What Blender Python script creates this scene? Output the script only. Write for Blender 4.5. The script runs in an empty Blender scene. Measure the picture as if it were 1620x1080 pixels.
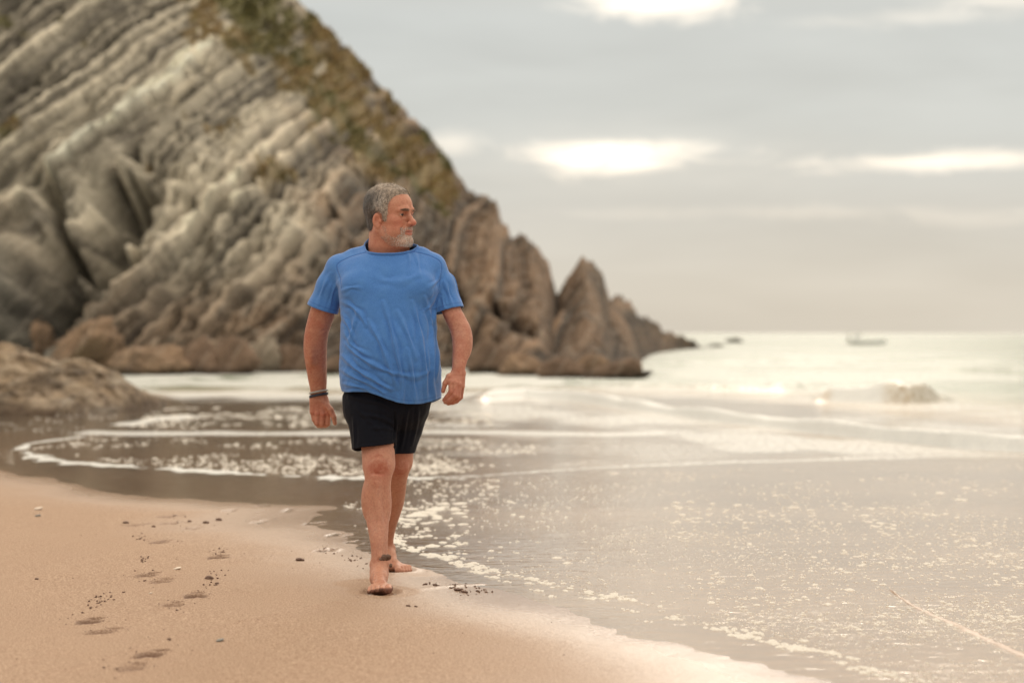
import bpy, math, random
import numpy as np
from mathutils import Matrix, Vector
C = bpy.context.scene.collection
sc = bpy.context.scene
# ---------------------------------------------------------------- camera
cam = bpy.data.cameras.new('camera'); camo = bpy.data.objects.new('camera', cam); C.objects.link(camo); sc.camera = camo
camo.location = (0, 0, 1.13); camo.rotation_euler = (math.radians(90), 0, 0)
cam.lens = 70; cam.sensor_width = 36; cam.shift_y = -13 / 1620; cam.clip_start = .1; cam.clip_end = 30000
cam.dof.use_dof = True; cam.dof.focus_distance = 8.85; cam.dof.aperture_fstop = 1.9
sc.view_settings.view_transform = 'Standard'; sc.view_settings.look = 'None'; sc.view_settings.exposure = 0; sc.view_settings.gamma = 1
sc.view_settings.use_curve_mapping = False
# ---------------------------------------------------------------- helpers
F = 3150.0; CX = 810.0; HY = 527.0; CH = 1.13      # focal (px), principal column, horizon row, camera height

def W(px, py, Y):                                   # traced picture point + depth -> world point
    return np.array([(px - CX) * Y / F, Y, CH - (py - HY) * Y / F])

def G(px, py, z=0.0):                               # traced picture point on the plane z -> world point
    Y = (CH - z) * F / (py - HY)
    return np.array([(px - CX) * Y / F, Y, z])

def link(o, parent=None):
    C.objects.link(o)
    if parent is not None: o.parent = parent
    return o

def tag(o, label=None, cat=None, group=None, kind=None):
    if label: o['label'] = label
    if cat: o['category'] = cat
    if group: o['group'] = group
    if kind: o['kind'] = kind
    return o

def empty(name, loc=(0, 0, 0)):
    o = bpy.data.objects.new(name, None); o.location = loc; o.empty_display_size = .1
    return link(o)

def make_mesh(name, V, Fc, mat=None, parent=None, smooth=True, attrs=None):
    V = np.asarray(V, dtype=np.float32)
    me = bpy.data.meshes.new(name)
    if isinstance(Fc, np.ndarray):
        n, k = Fc.shape
        me.vertices.add(len(V)); me.vertices.foreach_set('co', V.ravel())
        me.loops.add(n * k); me.loops.foreach_set('vertex_index', Fc.astype(np.int32).ravel())
        me.polygons.add(n); me.polygons.foreach_set('loop_start', np.arange(0, n * k, k, dtype=np.int32))
        me.update(calc_edges=True)
    else:
        me.from_pydata([tuple(map(float, v)) for v in V], [], [tuple(map(int, f)) for f in Fc]); me.update()
    if smooth: me.polygons.foreach_set('use_smooth', np.ones(len(me.polygons), dtype=bool))
    for k_, a in (attrs or {}).items():
        a = np.asarray(a, dtype=np.float32)
        if a.ndim == 1:
            at = me.attributes.new(k_, 'FLOAT', 'POINT'); at.data.foreach_set('value', a)
        else:
            at = me.attributes.new(k_, 'FLOAT_COLOR', 'POINT')
            at.data.foreach_set('color', np.concatenate([a, np.ones((len(a), 1), np.float32)], 1).ravel())
    o = bpy.data.objects.new(name, me)
    if mat: me.materials.append(mat)
    return link(o, parent)

def sstep(a, b, x):
    t = np.clip((x - a) / (b - a), 0, 1); return t * t * (3 - 2 * t)

# ---- value noise in numpy (tileable lattice, any dimension 2 or 3)
_rs = np.random.RandomState(7)
_lat = _rs.rand(64, 64, 64).astype(np.float32)
def vnoise(p):
    p = np.asarray(p, dtype=np.float64)
    i = np.floor(p).astype(int); f = p - i; f = f * f * (3 - 2 * f); i &= 63; j = (i + 1) & 63
    x0, y0, z0 = i.T; x1, y1, z1 = j.T; fx, fy, fz = f.T
    L = _lat
    a = L[x0, y0, z0] * (1 - fx) + L[x1, y0, z0] * fx
    b = L[x0, y1, z0] * (1 - fx) + L[x1, y1, z0] * fx
    c = L[x0, y0, z1] * (1 - fx) + L[x1, y0, z1] * fx
    d = L[x0, y1, z1] * (1 - fx) + L[x1, y1, z1] * fx
    e = a * (1 - fy) + b * fy; g = c * (1 - fy) + d * fy
    return (e * (1 - fz) + g * fz) * 2 - 1
def fbm(p, o=4, lac=2.03, gain=.5):
    s = 0; a = 1; n = 0
    for k in range(o):
        s = s + a * vnoise(p + 11.3 * k); n += a; a *= gain; p = p * lac
    return s / n

def poly_dist(x, y, pts):                           # distance to a polyline and the parameter along it
    pts = np.asarray(pts, float); best = np.full(x.shape, 1e9); par = np.zeros(x.shape)
    for k in range(len(pts) - 1):
        a, b = pts[k], pts[k + 1]; ab = b - a
        t = np.clip(((x - a[0]) * ab[0] + (y - a[1]) * ab[1]) / (ab @ ab), 0, 1)
        d = np.hypot(x - a[0] - t * ab[0], y - a[1] - t * ab[1])
        m = d < best; best = np.where(m, d, best); par = np.where(m, k + t, par)
    return best, par

def in_poly(x, y, pts):
    pts = np.asarray(pts, float); ins = np.zeros(x.shape, bool); n = len(pts)
    for k in range(n):
        x0, y0 = pts[k]; x1, y1 = pts[(k + 1) % n]
        c = ((y0 > y) != (y1 > y)) & (x < (x1 - x0) * (y - y0) / (y1 - y0 + 1e-12) + x0)
        ins ^= c
    return ins

def poly_sd(x, y, pts):                             # signed distance, inside negative
    d, _ = poly_dist(x, y, list(pts) + [pts[0]])
    return np.where(in_poly(x, y, pts), -d, d)

# ---------------------------------------------------------------- distance-field modelling
def smin(a, b, k):
    if k <= 0: return np.minimum(a, b)
    h = np.clip(.5 + .5 * (b - a) / k, 0, 1)
    return b * (1 - h) + a * h - k * h * (1 - h)
def smax(a, b, k): return -smin(-a, -b, k)
def cap(P, a, b, ra, rb):
    a = np.asarray(a, float); b = np.asarray(b, float); ab = b - a
    t = np.clip((P - a) @ ab / (ab @ ab), 0, 1)
    return np.linalg.norm(P - a - t[:, None] * ab, axis=1) - (ra + (rb - ra) * t)
def chain(P, pts, rad, k=.006):
    d = None
    for i in range(len(pts) - 1):
        c = cap(P, pts[i], pts[i + 1], rad[i], rad[i + 1]); d = c if d is None else smin(d, c, k)
    return d
def ell(P, c, r, R=None):
    q = P - np.asarray(c, float)
    if R is not None: q = q @ R                     # columns of R = local axes
    r = np.asarray(r, float)
    k0 = np.linalg.norm(q / r, axis=1); k1 = np.linalg.norm(q / (r * r), axis=1)
    return k0 * (k0 - 1) / np.maximum(k1, 1e-9)
def catmull(S, n=8):
    S = np.asarray(S, float); E = np.vstack([2 * S[0] - S[1], S, 2 * S[-1] - S[-2]]); out = []
    for i in range(1, len(E) - 2):
        for t in np.linspace(0, 1, n, endpoint=False):
            p0, p1, p2, p3 = E[i - 1], E[i], E[i + 1], E[i + 2]
            out.append(.5 * (2 * p1 + (p2 - p0) * t + (2 * p0 - 5 * p1 + 4 * p2 - p3) * t * t + (3 * p1 - p0 - 3 * p2 + p3) * t ** 3))
    out.append(S[-1]); return np.array(out)
class Loft:                                         # horizontal sections (py, pxL, pxR, Y, ry[, exponent])
    def __init__(s, secs, n=2.15):
        rows = []
        for py, l, r, Y, ry in secs:
            a = W(l, py, Y); b = W(r, py, Y); rows.append((a[2], (a[0] + b[0]) / 2, Y, (b[0] - a[0]) / 2, ry))
        rows.sort(key=lambda q: q[0]); s.T = catmull(rows); s.T = s.T[np.argsort(s.T[:, 0])]; s.n = n
        s.lo = np.array([(s.T[:, 1] - s.T[:, 3]).min(), (s.T[:, 2] - s.T[:, 4]).min(), s.T[0, 0]])
        s.hi = np.array([(s.T[:, 1] + s.T[:, 3]).max(), (s.T[:, 2] + s.T[:, 4]).max(), s.T[-1, 0]])
    def __call__(s, P):
        z = P[:, 2]; T = s.T
        cx, cy, rx, ry = (np.interp(z, T[:, 0], T[:, i]) for i in (1, 2, 3, 4))
        qx = np.abs(P[:, 0] - cx) / rx; qy = np.abs(P[:, 1] - cy) / ry
        d = ((qx ** s.n + qy ** s.n) ** (1 / s.n) - 1) * np.minimum(rx, ry)
        dz = np.maximum(np.maximum(T[0, 0] - z, z - T[-1, 0]), 0)
        return np.where(dz > 0, np.hypot(np.maximum(d, 0), dz) + np.minimum(d, 0) * 0, d)

def surface(f, lo, hi, h, B=8, project=1):
    lo = np.asarray(lo, float); hi = np.asarray(hi, float)
    nb = np.ceil((hi - lo) / (h * B)).astype(int) + 1; n = nb * B
    bc = np.stack(np.meshgrid(*[np.arange(k) for k in nb], indexing='ij'), -1).reshape(-1, 3)
    d = f(lo + (bc * B + B / 2) * h)
    act = np.abs(d) < B * h * 1.25
    V = np.repeat(np.repeat(np.repeat(np.where(d < 0, -1, 1).astype(np.float32).reshape(nb), B, 0), B, 1), B, 2)
    Vf = V.reshape(-1)
    off = np.stack(np.meshgrid(*[np.arange(B)] * 3, indexing='ij'), -1).reshape(-1, 3)
    pts = (bc[act][:, None, :] * B + off[None]).reshape(-1, 3)
    flat = (pts[:, 0] * n[1] + pts[:, 1]) * n[2] + pts[:, 2]
    for s0 in range(0, len(pts), 400000):
        Vf[flat[s0:s0 + 400000]] = f(lo + pts[s0:s0 + 400000] * h)
    ok = np.all((pts < n - 1) & (pts > 0), axis=1); pts = pts[ok]; flat = flat[ok]
    sx, sy, sz = int(n[1] * n[2]), int(n[2]), 1
    st = (sx, sy, sz)
    cor = np.array([[i, j, k] for i in (0, 1) for j in (0, 1) for k in (0, 1)])
    cv = np.stack([Vf[flat + c[0] * sx + c[1] * sy + c[2]] for c in cor], 1)
    mix = (cv.min(1) < 0) & (cv.max(1) >= 0)
    cp = pts[mix]; cf = flat[mix]; cv = cv[mix]
    o = np.argsort(cf); cp = cp[o]; cf = cf[o]; cv = cv[o]
    acc = np.zeros((len(cf), 3)); cnt = np.zeros(len(cf))
    for i in range(8):
        for ax in range(3):
            if cor[i][ax] == 0:
                j = i | (4 >> ax); a = cv[:, i]; b = cv[:, j]; m = (a < 0) != (b < 0)
                t = np.where(m, a / np.where(m, a - b, 1), 0)
                p = np.tile(cor[i].astype(float), (len(cf), 1)); p[:, ax] += t
                acc += p * m[:, None]; cnt += m
    P = lo + (cp + acc / cnt[:, None]) * h
    quads = []
    v0 = Vf[flat]
    for ax in range(3):
        v1 = Vf[flat + st[ax]]; m = (v0 < 0) != (v1 < 0); e = flat[m]; neg = v0[m] < 0
        u, w = st[(ax + 1) % 3], st[(ax + 2) % 3]
        c = np.stack([e, e - u, e - u - w, e - w], 1)
        idx = np.searchsorted(cf, c); idx = np.clip(idx, 0, len(cf) - 1)
        good = np.all(cf[idx] == c, axis=1); idx = idx[good]; neg = neg[good]
        quads.append(np.where(neg[:, None], idx, idx[:, ::-1]))
    Q = np.concatenate(quads)
    for _ in range(project):
        e = h * .4; D = f(P); g = np.stack([(f(P + np.eye(3)[k] * e) - D) / e for k in range(3)], 1)
        g2 = (g * g).sum(1); mv = np.clip(D / np.maximum(g2, .05), -h * .7, h * .7); P = P - mv[:, None] * g
    return P, Q

def normals(P, Q):
    a, b, c, d = (P[Q[:, i]] for i in range(4)); n = np.cross(c - a, d - b); N = np.zeros_like(P)
    for i in range(4): np.add.at(N, Q[:, i], n)
    return N / np.maximum(np.linalg.norm(N, axis=1), 1e-12)[:, None]

def drop(P, Q, keep, data=None):                    # keep quads by mask, compact the vertices
    Q = Q[keep]; used = np.unique(Q); mp = np.full(len(P), -1); mp[used] = np.arange(len(used))
    return P[used], mp[Q], used

# ---------------------------------------------------------------- shader helpers
def newmat(name):
    m = bpy.data.materials.new(name); m.use_nodes = True; nt = m.node_tree
    return m, nt, nt.nodes['Principled BSDF']
class NT:
    def __init__(s, nt): s.nt = nt
    def n(s, t, **k):
        nd = s.nt.nodes.new(t)
        for a, b in k.items(): setattr(nd, a, b)
        return nd
    def l(s, a, b): s.nt.links.new(a, b)
    def put(s, sock, v):
        if isinstance(v, bpy.types.NodeSocket): s.l(v, sock)
        elif isinstance(v, (tuple, list)) and sock.type == 'RGBA': sock.default_value = tuple(v) + (1,) * (4 - len(v))
        else: sock.default_value = v
    def math(s, op, a, b=0.0, c=None, clamp=False):
        nd = s.n('ShaderNodeMath', operation=op, use_clamp=clamp); s.put(nd.inputs[0], a); s.put(nd.inputs[1], b)
        if c is not None: s.put(nd.inputs[2], c)
        return nd.outputs[0]
    def vmath(s, op, a, b=None):
        nd = s.n('ShaderNodeVectorMath', operation=op); s.put(nd.inputs[0], a)
        if b is not None: s.put(nd.inputs[1], b)
        return nd.outputs[0]
    def mix(s, f, a, b, bt='MIX'):
        nd = s.n('ShaderNodeMix', data_type='RGBA', blend_type=bt); s.put(nd.inputs[0], f); s.put(nd.inputs[6], a); s.put(nd.inputs[7], b)
        return nd.outputs[2]
    def mixf(s, f, a, b):
        nd = s.n('ShaderNodeMix', data_type='FLOAT'); s.put(nd.inputs[0], f); s.put(nd.inputs[2], a); s.put(nd.inputs[3], b)
        return nd.outputs[0]
    def ramp(s, f, stops, interp='LINEAR'):
        nd = s.n('ShaderNodeValToRGB'); cr = nd.color_ramp; cr.interpolation = interp
        while len(cr.elements) < len(stops): cr.elements.new(.5)
        for e, (p, c) in zip(cr.elements, stops): e.position = p; e.color = tuple(c) + (1,) if len(c) == 3 else c
        s.put(nd.inputs[0], f); return nd.outputs[0]
    def step(s, f, a, b):
        nd = s.n('ShaderNodeMapRange', interpolation_type='SMOOTHSTEP'); s.put(nd.inputs[0], f); s.put(nd.inputs[1], a); s.put(nd.inputs[2], b)
        return nd.outputs[0]
    def noise(s, vec, scale, detail=3, rough=.5, dist=0, out=0):
        nd = s.n('ShaderNodeTexNoise'); s.put(nd.inputs['Vector'], vec); s.put(nd.inputs['Scale'], scale)
        nd.inputs['Detail'].default_value = detail; nd.inputs['Roughness'].default_value = rough; nd.inputs['Distortion'].default_value = dist
        return nd.outputs[out]
    def obj(s): return s.n('ShaderNodeTexCoord').outputs['Object']
    def attr(s, name, out='Fac'): return s.n('ShaderNodeAttribute', attribute_name=name).outputs[out]
    def bump(s, h, strength, dist, normal=None):
        nd = s.n('ShaderNodeBump'); s.put(nd.inputs['Height'], h); nd.inputs['Strength'].default_value = strength; nd.inputs['Distance'].default_value = dist
        if normal is not None: s.l(normal, nd.inputs['Normal'])
        return nd.outputs[0]
    def scalev(s, v, sc): return s.vmath('MULTIPLY', v, sc)
# ---------------------------------------------------------------- sky and sun (bright overcast, sun hidden behind cloud over the sea)
SUN_AZ, SUN_EL = math.radians(9), math.radians(24)
world = bpy.data.worlds.new('World'); sc.world = world; world.use_nodes = True
def build_sky():
    nt = world.node_tree; t = NT(nt); bg = nt.nodes['Background']; bg.inputs['Strength'].default_value = .1
    sky = t.n('ShaderNodeTexSky', sky_type='NISHITA', sun_disc=False, sun_elevation=SUN_EL, sun_rotation=SUN_AZ, altitude=10, air_density=1.2, dust_density=1, ozone_density=1)
    d = t.n('ShaderNodeTexCoord').outputs['Generated']; sp = t.n('ShaderNodeSeparateXYZ'); t.l(d, sp.inputs[0]); x, y, z = sp.outputs
    az = t.math('ARCTAN2', x, y); el = t.math('ARCSINE', z)
    ab = t.math('MAXIMUM', el, 0.0)
    cv = t.n('ShaderNodeCombineXYZ'); t.l(t.math('MULTIPLY', az, 1.0), cv.inputs[0]); t.l(t.math('MULTIPLY', el, 5.0), cv.inputs[1])
    n1 = t.noise(cv.outputs[0], 6, 4, .5, .3); cv2 = t.n('ShaderNodeCombineXYZ'); t.l(az, cv2.inputs[0]); t.l(t.math('MULTIPLY', el, 3.2), cv2.inputs[1]); cv2.inputs[2].default_value = 3.7
    n2 = t.noise(cv2.outputs[0], 22, 6, .60, .9)
    base = t.ramp(t.math('DIVIDE', ab, .40, clamp=True), [(0, (.640, .610, .535)), (.06, (.640, .612, .545)), (.15, (.632, .618, .572)), (.25, (.610, .625, .600)), (.40, (.600, .622, .605)), (.50, (.665, .650, .600)), (1, (.800, .705, .580))])
    up = t.mixf(t.step(el, .12, .9), 1.0, 2.15)
    cl = t.vmath('SCALE', base); nd = cl.node; t.l(t.math('MULTIPLY', up, t.math('ADD', t.math('MULTIPLY', n1, .34), .83)), nd.inputs['Scale'])
    nv = t.math('SUBTRACT', n2, .5)
    # thin places in the cloud: (azimuth px, elevation py, half width, half height, gain)
    gaps = [(1035, 2, 135, 34, 1.2, 0.9), (985, 243, 165, 17, .85, .9), (965, 262, 100, 22, .65, .8), (1480, 262, 210, 16, .68, .8), (1480, 42, 170, 16, .22, .9), (1600, 18, 130, 16, .30, .9), (715, 228, 50, 22, .32, .5),
            (1260, 338, 330, 12, .12, 1.0), (1560, 352, 160, 12, .10, 1.0), (1000, 250, 330, 60, .10, .3), (-900, 150, 500, 40, .8, 1), (-2200, 60, 600, 50, .8, 1), (2700, 200, 420, 34, .8, 1), (3900, 60, 700, 45, .7, 1), (5600, 200, 600, 50, .7, 1), (-4400, 150, 700, 50, .7, 1), (500, -260, 420, 60, .9, 1), (1650, -330, 480, 70, .9, 1)]
    tot = None
    for px, py, hw_, hh, g, e in gaps:
        a0 = (px - 810) / 3150 if abs(px - 810) > 1200 else math.atan((px - 810) / 3150); e0 = (527 - py) / 3150
        u = t.math('DIVIDE', t.math('SUBTRACT', az, a0), hw_ / 3150); v = t.math('DIVIDE', t.math('SUBTRACT', el, e0), hh / 3150)
        r = t.math('SQRT', t.math('ADD', t.math('MULTIPLY', u, u), t.math('MULTIPLY', v, v)))
        r = t.math('ADD', r, t.math('MULTIPLY', nv, 2.6 * e)); m = t.math('MULTIPLY', t.step(r, 1.45, -.15), g); tot = m if tot is None else t.math('ADD', tot, m)
    glow = t.vmath('SCALE', (1.0, .80, .58)); t.l(tot, glow.node.inputs['Scale'])
    # veiled sun: broad brightening of the cloud round it
    sd = (math.sin(SUN_AZ) * math.cos(SUN_EL), math.cos(SUN_AZ) * math.cos(SUN_EL), math.sin(SUN_EL))
    dt = t.n('ShaderNodeVectorMath', operation='DOT_PRODUCT'); t.l(d, dt.inputs[0]); dt.inputs[1].default_value = sd
    c = t.math('MAXIMUM', dt.outputs['Value'], 0.0)
    sg = t.math('ADD', t.math('MULTIPLY', t.math('POWER', c, 30.0), .15), t.math('MULTIPLY', t.math('POWER', c, 4.0), .85))
    halo = t.vmath('SCALE', (1.0, .82, .61)); t.l(t.math('MULTIPLY', sg, t.step(el, .15, .36)), halo.node.inputs['Scale'])
    col = t.vmath('ADD', t.vmath('ADD', cl, glow), halo); col = t.vmath('SCALE', col); col.node.inputs['Scale'].default_value = 9.7
    t.l(t.mix(.965, sky.outputs[0], col), bg.inputs['Color'])
build_sky()
sl = bpy.data.lights.new('sun', 'SUN'); sl.energy = .5; sl.angle = math.radians(14); sl.color = (1, .90, .76)
so = bpy.data.objects.new('sun', sl); C.objects.link(so)
so.rotation_euler = Vector((math.sin(SUN_AZ) * math.cos(SUN_EL), math.cos(SUN_AZ) * math.cos(SUN_EL), math.sin(SUN_EL))).to_track_quat('Z', 'Y').to_euler()
# ---------------------------------------------------------------- beach and water
def Gp(pts): return np.array([G(a, b)[:2] for a, b in pts])
WL = Gp([(2600, 1500), (1750, 1190), (1420, 1083), (1330, 1056), (1240, 1030), (1150, 1003), (1060, 976), (960, 949), (870, 930), (790, 911), (735, 897), (700, 886), (668, 878), (640, 870), (618, 858),
         (600, 848), (585, 838), (545, 832), (520, 824), (535, 812), (545, 802), (500, 799), (420, 796), (300, 786), (150, 760), (0, 738), (-200, 725), (-600, 715), (-2200, 700)])
WLP = np.vstack([WL, [[-200, 40], [-3000, 3000], [3000, 3000], [300, 3]]])     # water side polygon
def water_sd(X, Y): return poly_sd(X, Y, WLP)      # negative in the water

prints = [(144, 990, 1.0, .0), (241, 1043, 1.0, .1), (309, 947, 1.0, -.1), (235, 914, .7, .1), (346, 886, .9, 0), (256, 862, .7, .1), (220, 834, .6, .5), (268, 821, .6, .4), (274, 832, .7, .5), (305, 840, .4, .2),
          (365, 810, .4, 0), (413, 827, .4, .1), (456, 809, .4, 0), (498, 829, .8, .3), (531, 847, .5, .1), (517, 873, .9, .2), (563, 858, .5, .2), (420, 800, .4, .1), (209, 1064, .5, .0), (165, 1006, .6, .2), (274, 961, .5, 0), (257, 923, .5, 0)]
def sand_height(X, Y):
    n = len(X); P0 = np.stack([X, Y, np.zeros(n)], 1)
    sd = water_sd(X, Y) + fbm(P0 * np.array([1.4, .9, 1]), 4) * .22 * sstep(6, 10, Y) + fbm(P0 * 5 + 3, 3) * .05 + fbm(P0 * np.array([26, 17, 1]) + 1, 2) * .022
    z = np.where(sd < 0, np.maximum(sd * .028, -.020), np.minimum(sd * .018, .012 + sd * .004))
    z = np.where(sd > 0, np.minimum(z, .06), z)
    far = sstep(16, 60, Y) * (sd < 0); z = z - far * 1.2 - sstep(60, 300, Y) * 3
    z = z + fbm(P0 * np.array([.8, .45, 1]) + 9, 3) * .006 * sstep(-.5, .8, sd) + fbm(P0 * np.array([2.5, 1.6, 1]) + 20, 3) * .0022 * sstep(-.3, .5, sd)
    # a faint older swash mark across the dry sand
    mk, _ = poly_dist(X, Y, Gp([(0, 1100), (330, 1000), (560, 950), (700, 930), (760, 925)])); z += .004 * np.exp(-(mk / .03) ** 2)
    mk2, _ = poly_dist(X, Y, Gp([(380, 990), (470, 965), (600, 948)])); z += .003 * np.exp(-(mk2 / .02) ** 2)
    dist = np.zeros(n)
    for px, py, a, rot in prints:
        c = G(px, py); m = (np.abs(X - c[0]) < .4) & (np.abs(Y - c[1]) < .5)
        if not m.any(): continue
        x = (X[m] - c[0]) / .8; y = (Y[m] - c[1]) / .62; cr, sr = math.cos(rot), math.sin(rot); x, y = x * cr - y * sr, x * sr + y * cr
        pn = np.stack([X[m] * 28, Y[m] * 20, np.full(m.sum(), px * .1)], 1); nn = fbm(pn, 3)
        ball_ = np.sqrt((x / .055) ** 2 + ((y + .05) / .085) ** 2); heel = np.sqrt(((x - .008) / .036) ** 2 + ((y - .115) / .045) ** 2)
        toes = np.ones_like(x) * 9
        for k in range(5): toes = np.minimum(toes, np.sqrt(((x + .04 - k * .02) / .012) ** 2 + ((y + .15 - .012 * abs(k - 1)) / .018) ** 2))
        r = np.minimum(np.minimum(ball_, heel), toes) + nn * .35
        r2 = np.sqrt((x / .09) ** 2 + (y / .22) ** 2) + nn * .3
        z[m] += a * (-.020 * sstep(1.15, .55, r) + .0045 * np.exp(-((r - 1.35) / .28) ** 2) * (r2 < 1.3)) + a * .004 * nn * (r2 < 1.1)
        dist[m] = np.maximum(dist[m], a * sstep(1.45, .75, r))  # dark tone of dug wet sand, also painting the shade the dents lack
    # soft dents round the planted feet
    for cx, cy, rx, ry in ((-.570, 8.58, .085, .13), (-.555, 9.44, .09, .12)):
        r = np.sqrt(((X - cx) / rx) ** 2 + ((Y - cy) / ry) ** 2); z += np.where(r < 1.2, (.004 - z) * sstep(1.2, .7, r), 0) - .006 * sstep(.95, .5, r) + .006 * np.exp(-((r - 1.15) / .2) ** 2)
    return z, sd, dist

def build_sand():
    xs = np.unique(np.concatenate([-np.geomspace(3.4, 1500, 46)[::-1], np.arange(-3.4, 2.6, .0095), np.geomspace(2.6, 1500, 46)]))
    ys = np.unique(np.concatenate([np.linspace(-60, 5.6, 24), np.linspace(5.6, 6.3, 14), np.arange(6.3, 9.9, .0135), 9.9 + np.cumsum(np.geomspace(.015, .3, 150)), np.geomspace(30, 3200, 34)]))
    Xg, Yg = np.meshgrid(xs, ys); X = Xg.ravel(); Y = Yg.ravel(); z, sd, dist = sand_height(X, Y)
    nx_, ny_ = len(xs), len(ys); i = np.arange(ny_ - 1)[:, None] * nx_ + np.arange(nx_ - 1)[None]
    Fc = np.stack([i, i + 1, i + nx_ + 1, i + nx_], -1).reshape(-1, 4)
    P0 = np.stack([X, Y, np.zeros(len(X))], 1)
    # how glossy with water the sand is: a broad wet fringe along the swash line
    px = CX + X * F / np.maximum(Y, 1); wet = sstep(1.5, .02, sd + fbm(P0 * np.array([1.1, .7, 1]) + 4, 3) * .35)
    wet = np.maximum(wet, sstep(-.75, .9, X + fbm(P0 * .9 + 30, 2) * .5) * sstep(9.5, 6.5, Y) * .75)
    wet = np.clip(wet, 0, 1)
    for cx, cy, rx, ry in ((-.42, 9.52, .21, .32), (-.565, 8.64, .17, .24), (-.67, 8.90, .13, .2)):   # pressed dry round each foot
        r = np.sqrt(((X - cx) / rx) ** 2 + ((Y - cy) / ry) ** 2) + fbm(P0 * 9, 2) * .12; wet *= 1 - .95 * sstep(1.05, .80, r)
    o = make_mesh('beach_sand', np.stack([X, Y, z], 1), Fc, sand_material(), attrs={'wet': wet, 'under': sstep(.02, -.05, sd), 'soak': sstep(1.05, .0, sd + fbm(P0 * np.array([2, 1.2, 1]) + 14, 3) * .25), 'dug_shade': dist})
    tag(o, kind='structure'); return o

def sand_material():
    m, nt, b = newmat('sand'); t = NT(nt); o = t.obj(); wet = t.attr('wet'); un = t.attr('under'); soak = t.attr('soak'); dug_shade = t.attr('dug_shade')
    g = t.noise(o, 150, 2, .8); g2 = t.noise(o, 60, 3, .75); big = t.noise(o, 1.6, 4, .55); mid = t.noise(t.scalev(o, (9, 5, 1)), 1, 4, .6)
    c = t.mix(big, (.335, .202, .126), (.395, .252, .162)); c = t.mix(t.math('MULTIPLY', t.step(mid, .4, .7), .35), c, (.385, .230, .145))
    c = t.mix(t.step(g, .36, .66), t.mix(.52, c, (.10, .055, .035)), t.mix(.34, c, (.80, .66, .52)))
    sh = t.step(g2, .66, .74); c = t.mix(t.math('MULTIPLY', sh, .5), c, (.75, .62, .48)); c = t.mix(t.math('MULTIPLY', t.step(g2, .34, .26), .5), c, (.11, .07, .05))
    wetc = t.mix(.5, c, (.24, .155, .105)); c = t.mix(t.math('MULTIPLY', wet, .75), c, wetc)
    c = t.mix(un, c, (.240, .112, .060)); c = t.mix(t.math('MULTIPLY', dug_shade, .85), c, (.115, .062, .045))
    c = t.mix(t.math('MULTIPLY', soak, .75), c, t.mix(.35, (.235, .135, .084), c)); t.put(b.inputs['Base Color'], c)
    w2 = t.math('MULTIPLY', wet, t.math('SUBTRACT', 1.0, t.math('MULTIPLY', dug_shade, .8)))
    r = t.mixf(t.math('POWER', w2, .8), .80, .36); r = t.mixf(soak, r, .17); t.put(b.inputs['Roughness'], r); t.put(b.inputs['Specular IOR Level'], t.mixf(soak, t.mixf(w2, .22, .52), .75))
    h = t.math('ADD', t.math('MULTIPLY', g, .6), t.math('ADD', t.math('MULTIPLY', g2, 1.0), t.math('MULTIPLY', t.noise(o, 38, 3), 1.2)))
    bm = t.n('ShaderNodeBump'); t.l(h, bm.inputs['Height']); t.put(bm.inputs['Strength'], t.mixf(soak, t.mixf(w2, .95, .55), .22)); bm.inputs['Distance'].default_value = .0035
    t.l(bm.outputs[0], b.inputs['Normal']); return m

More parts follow.
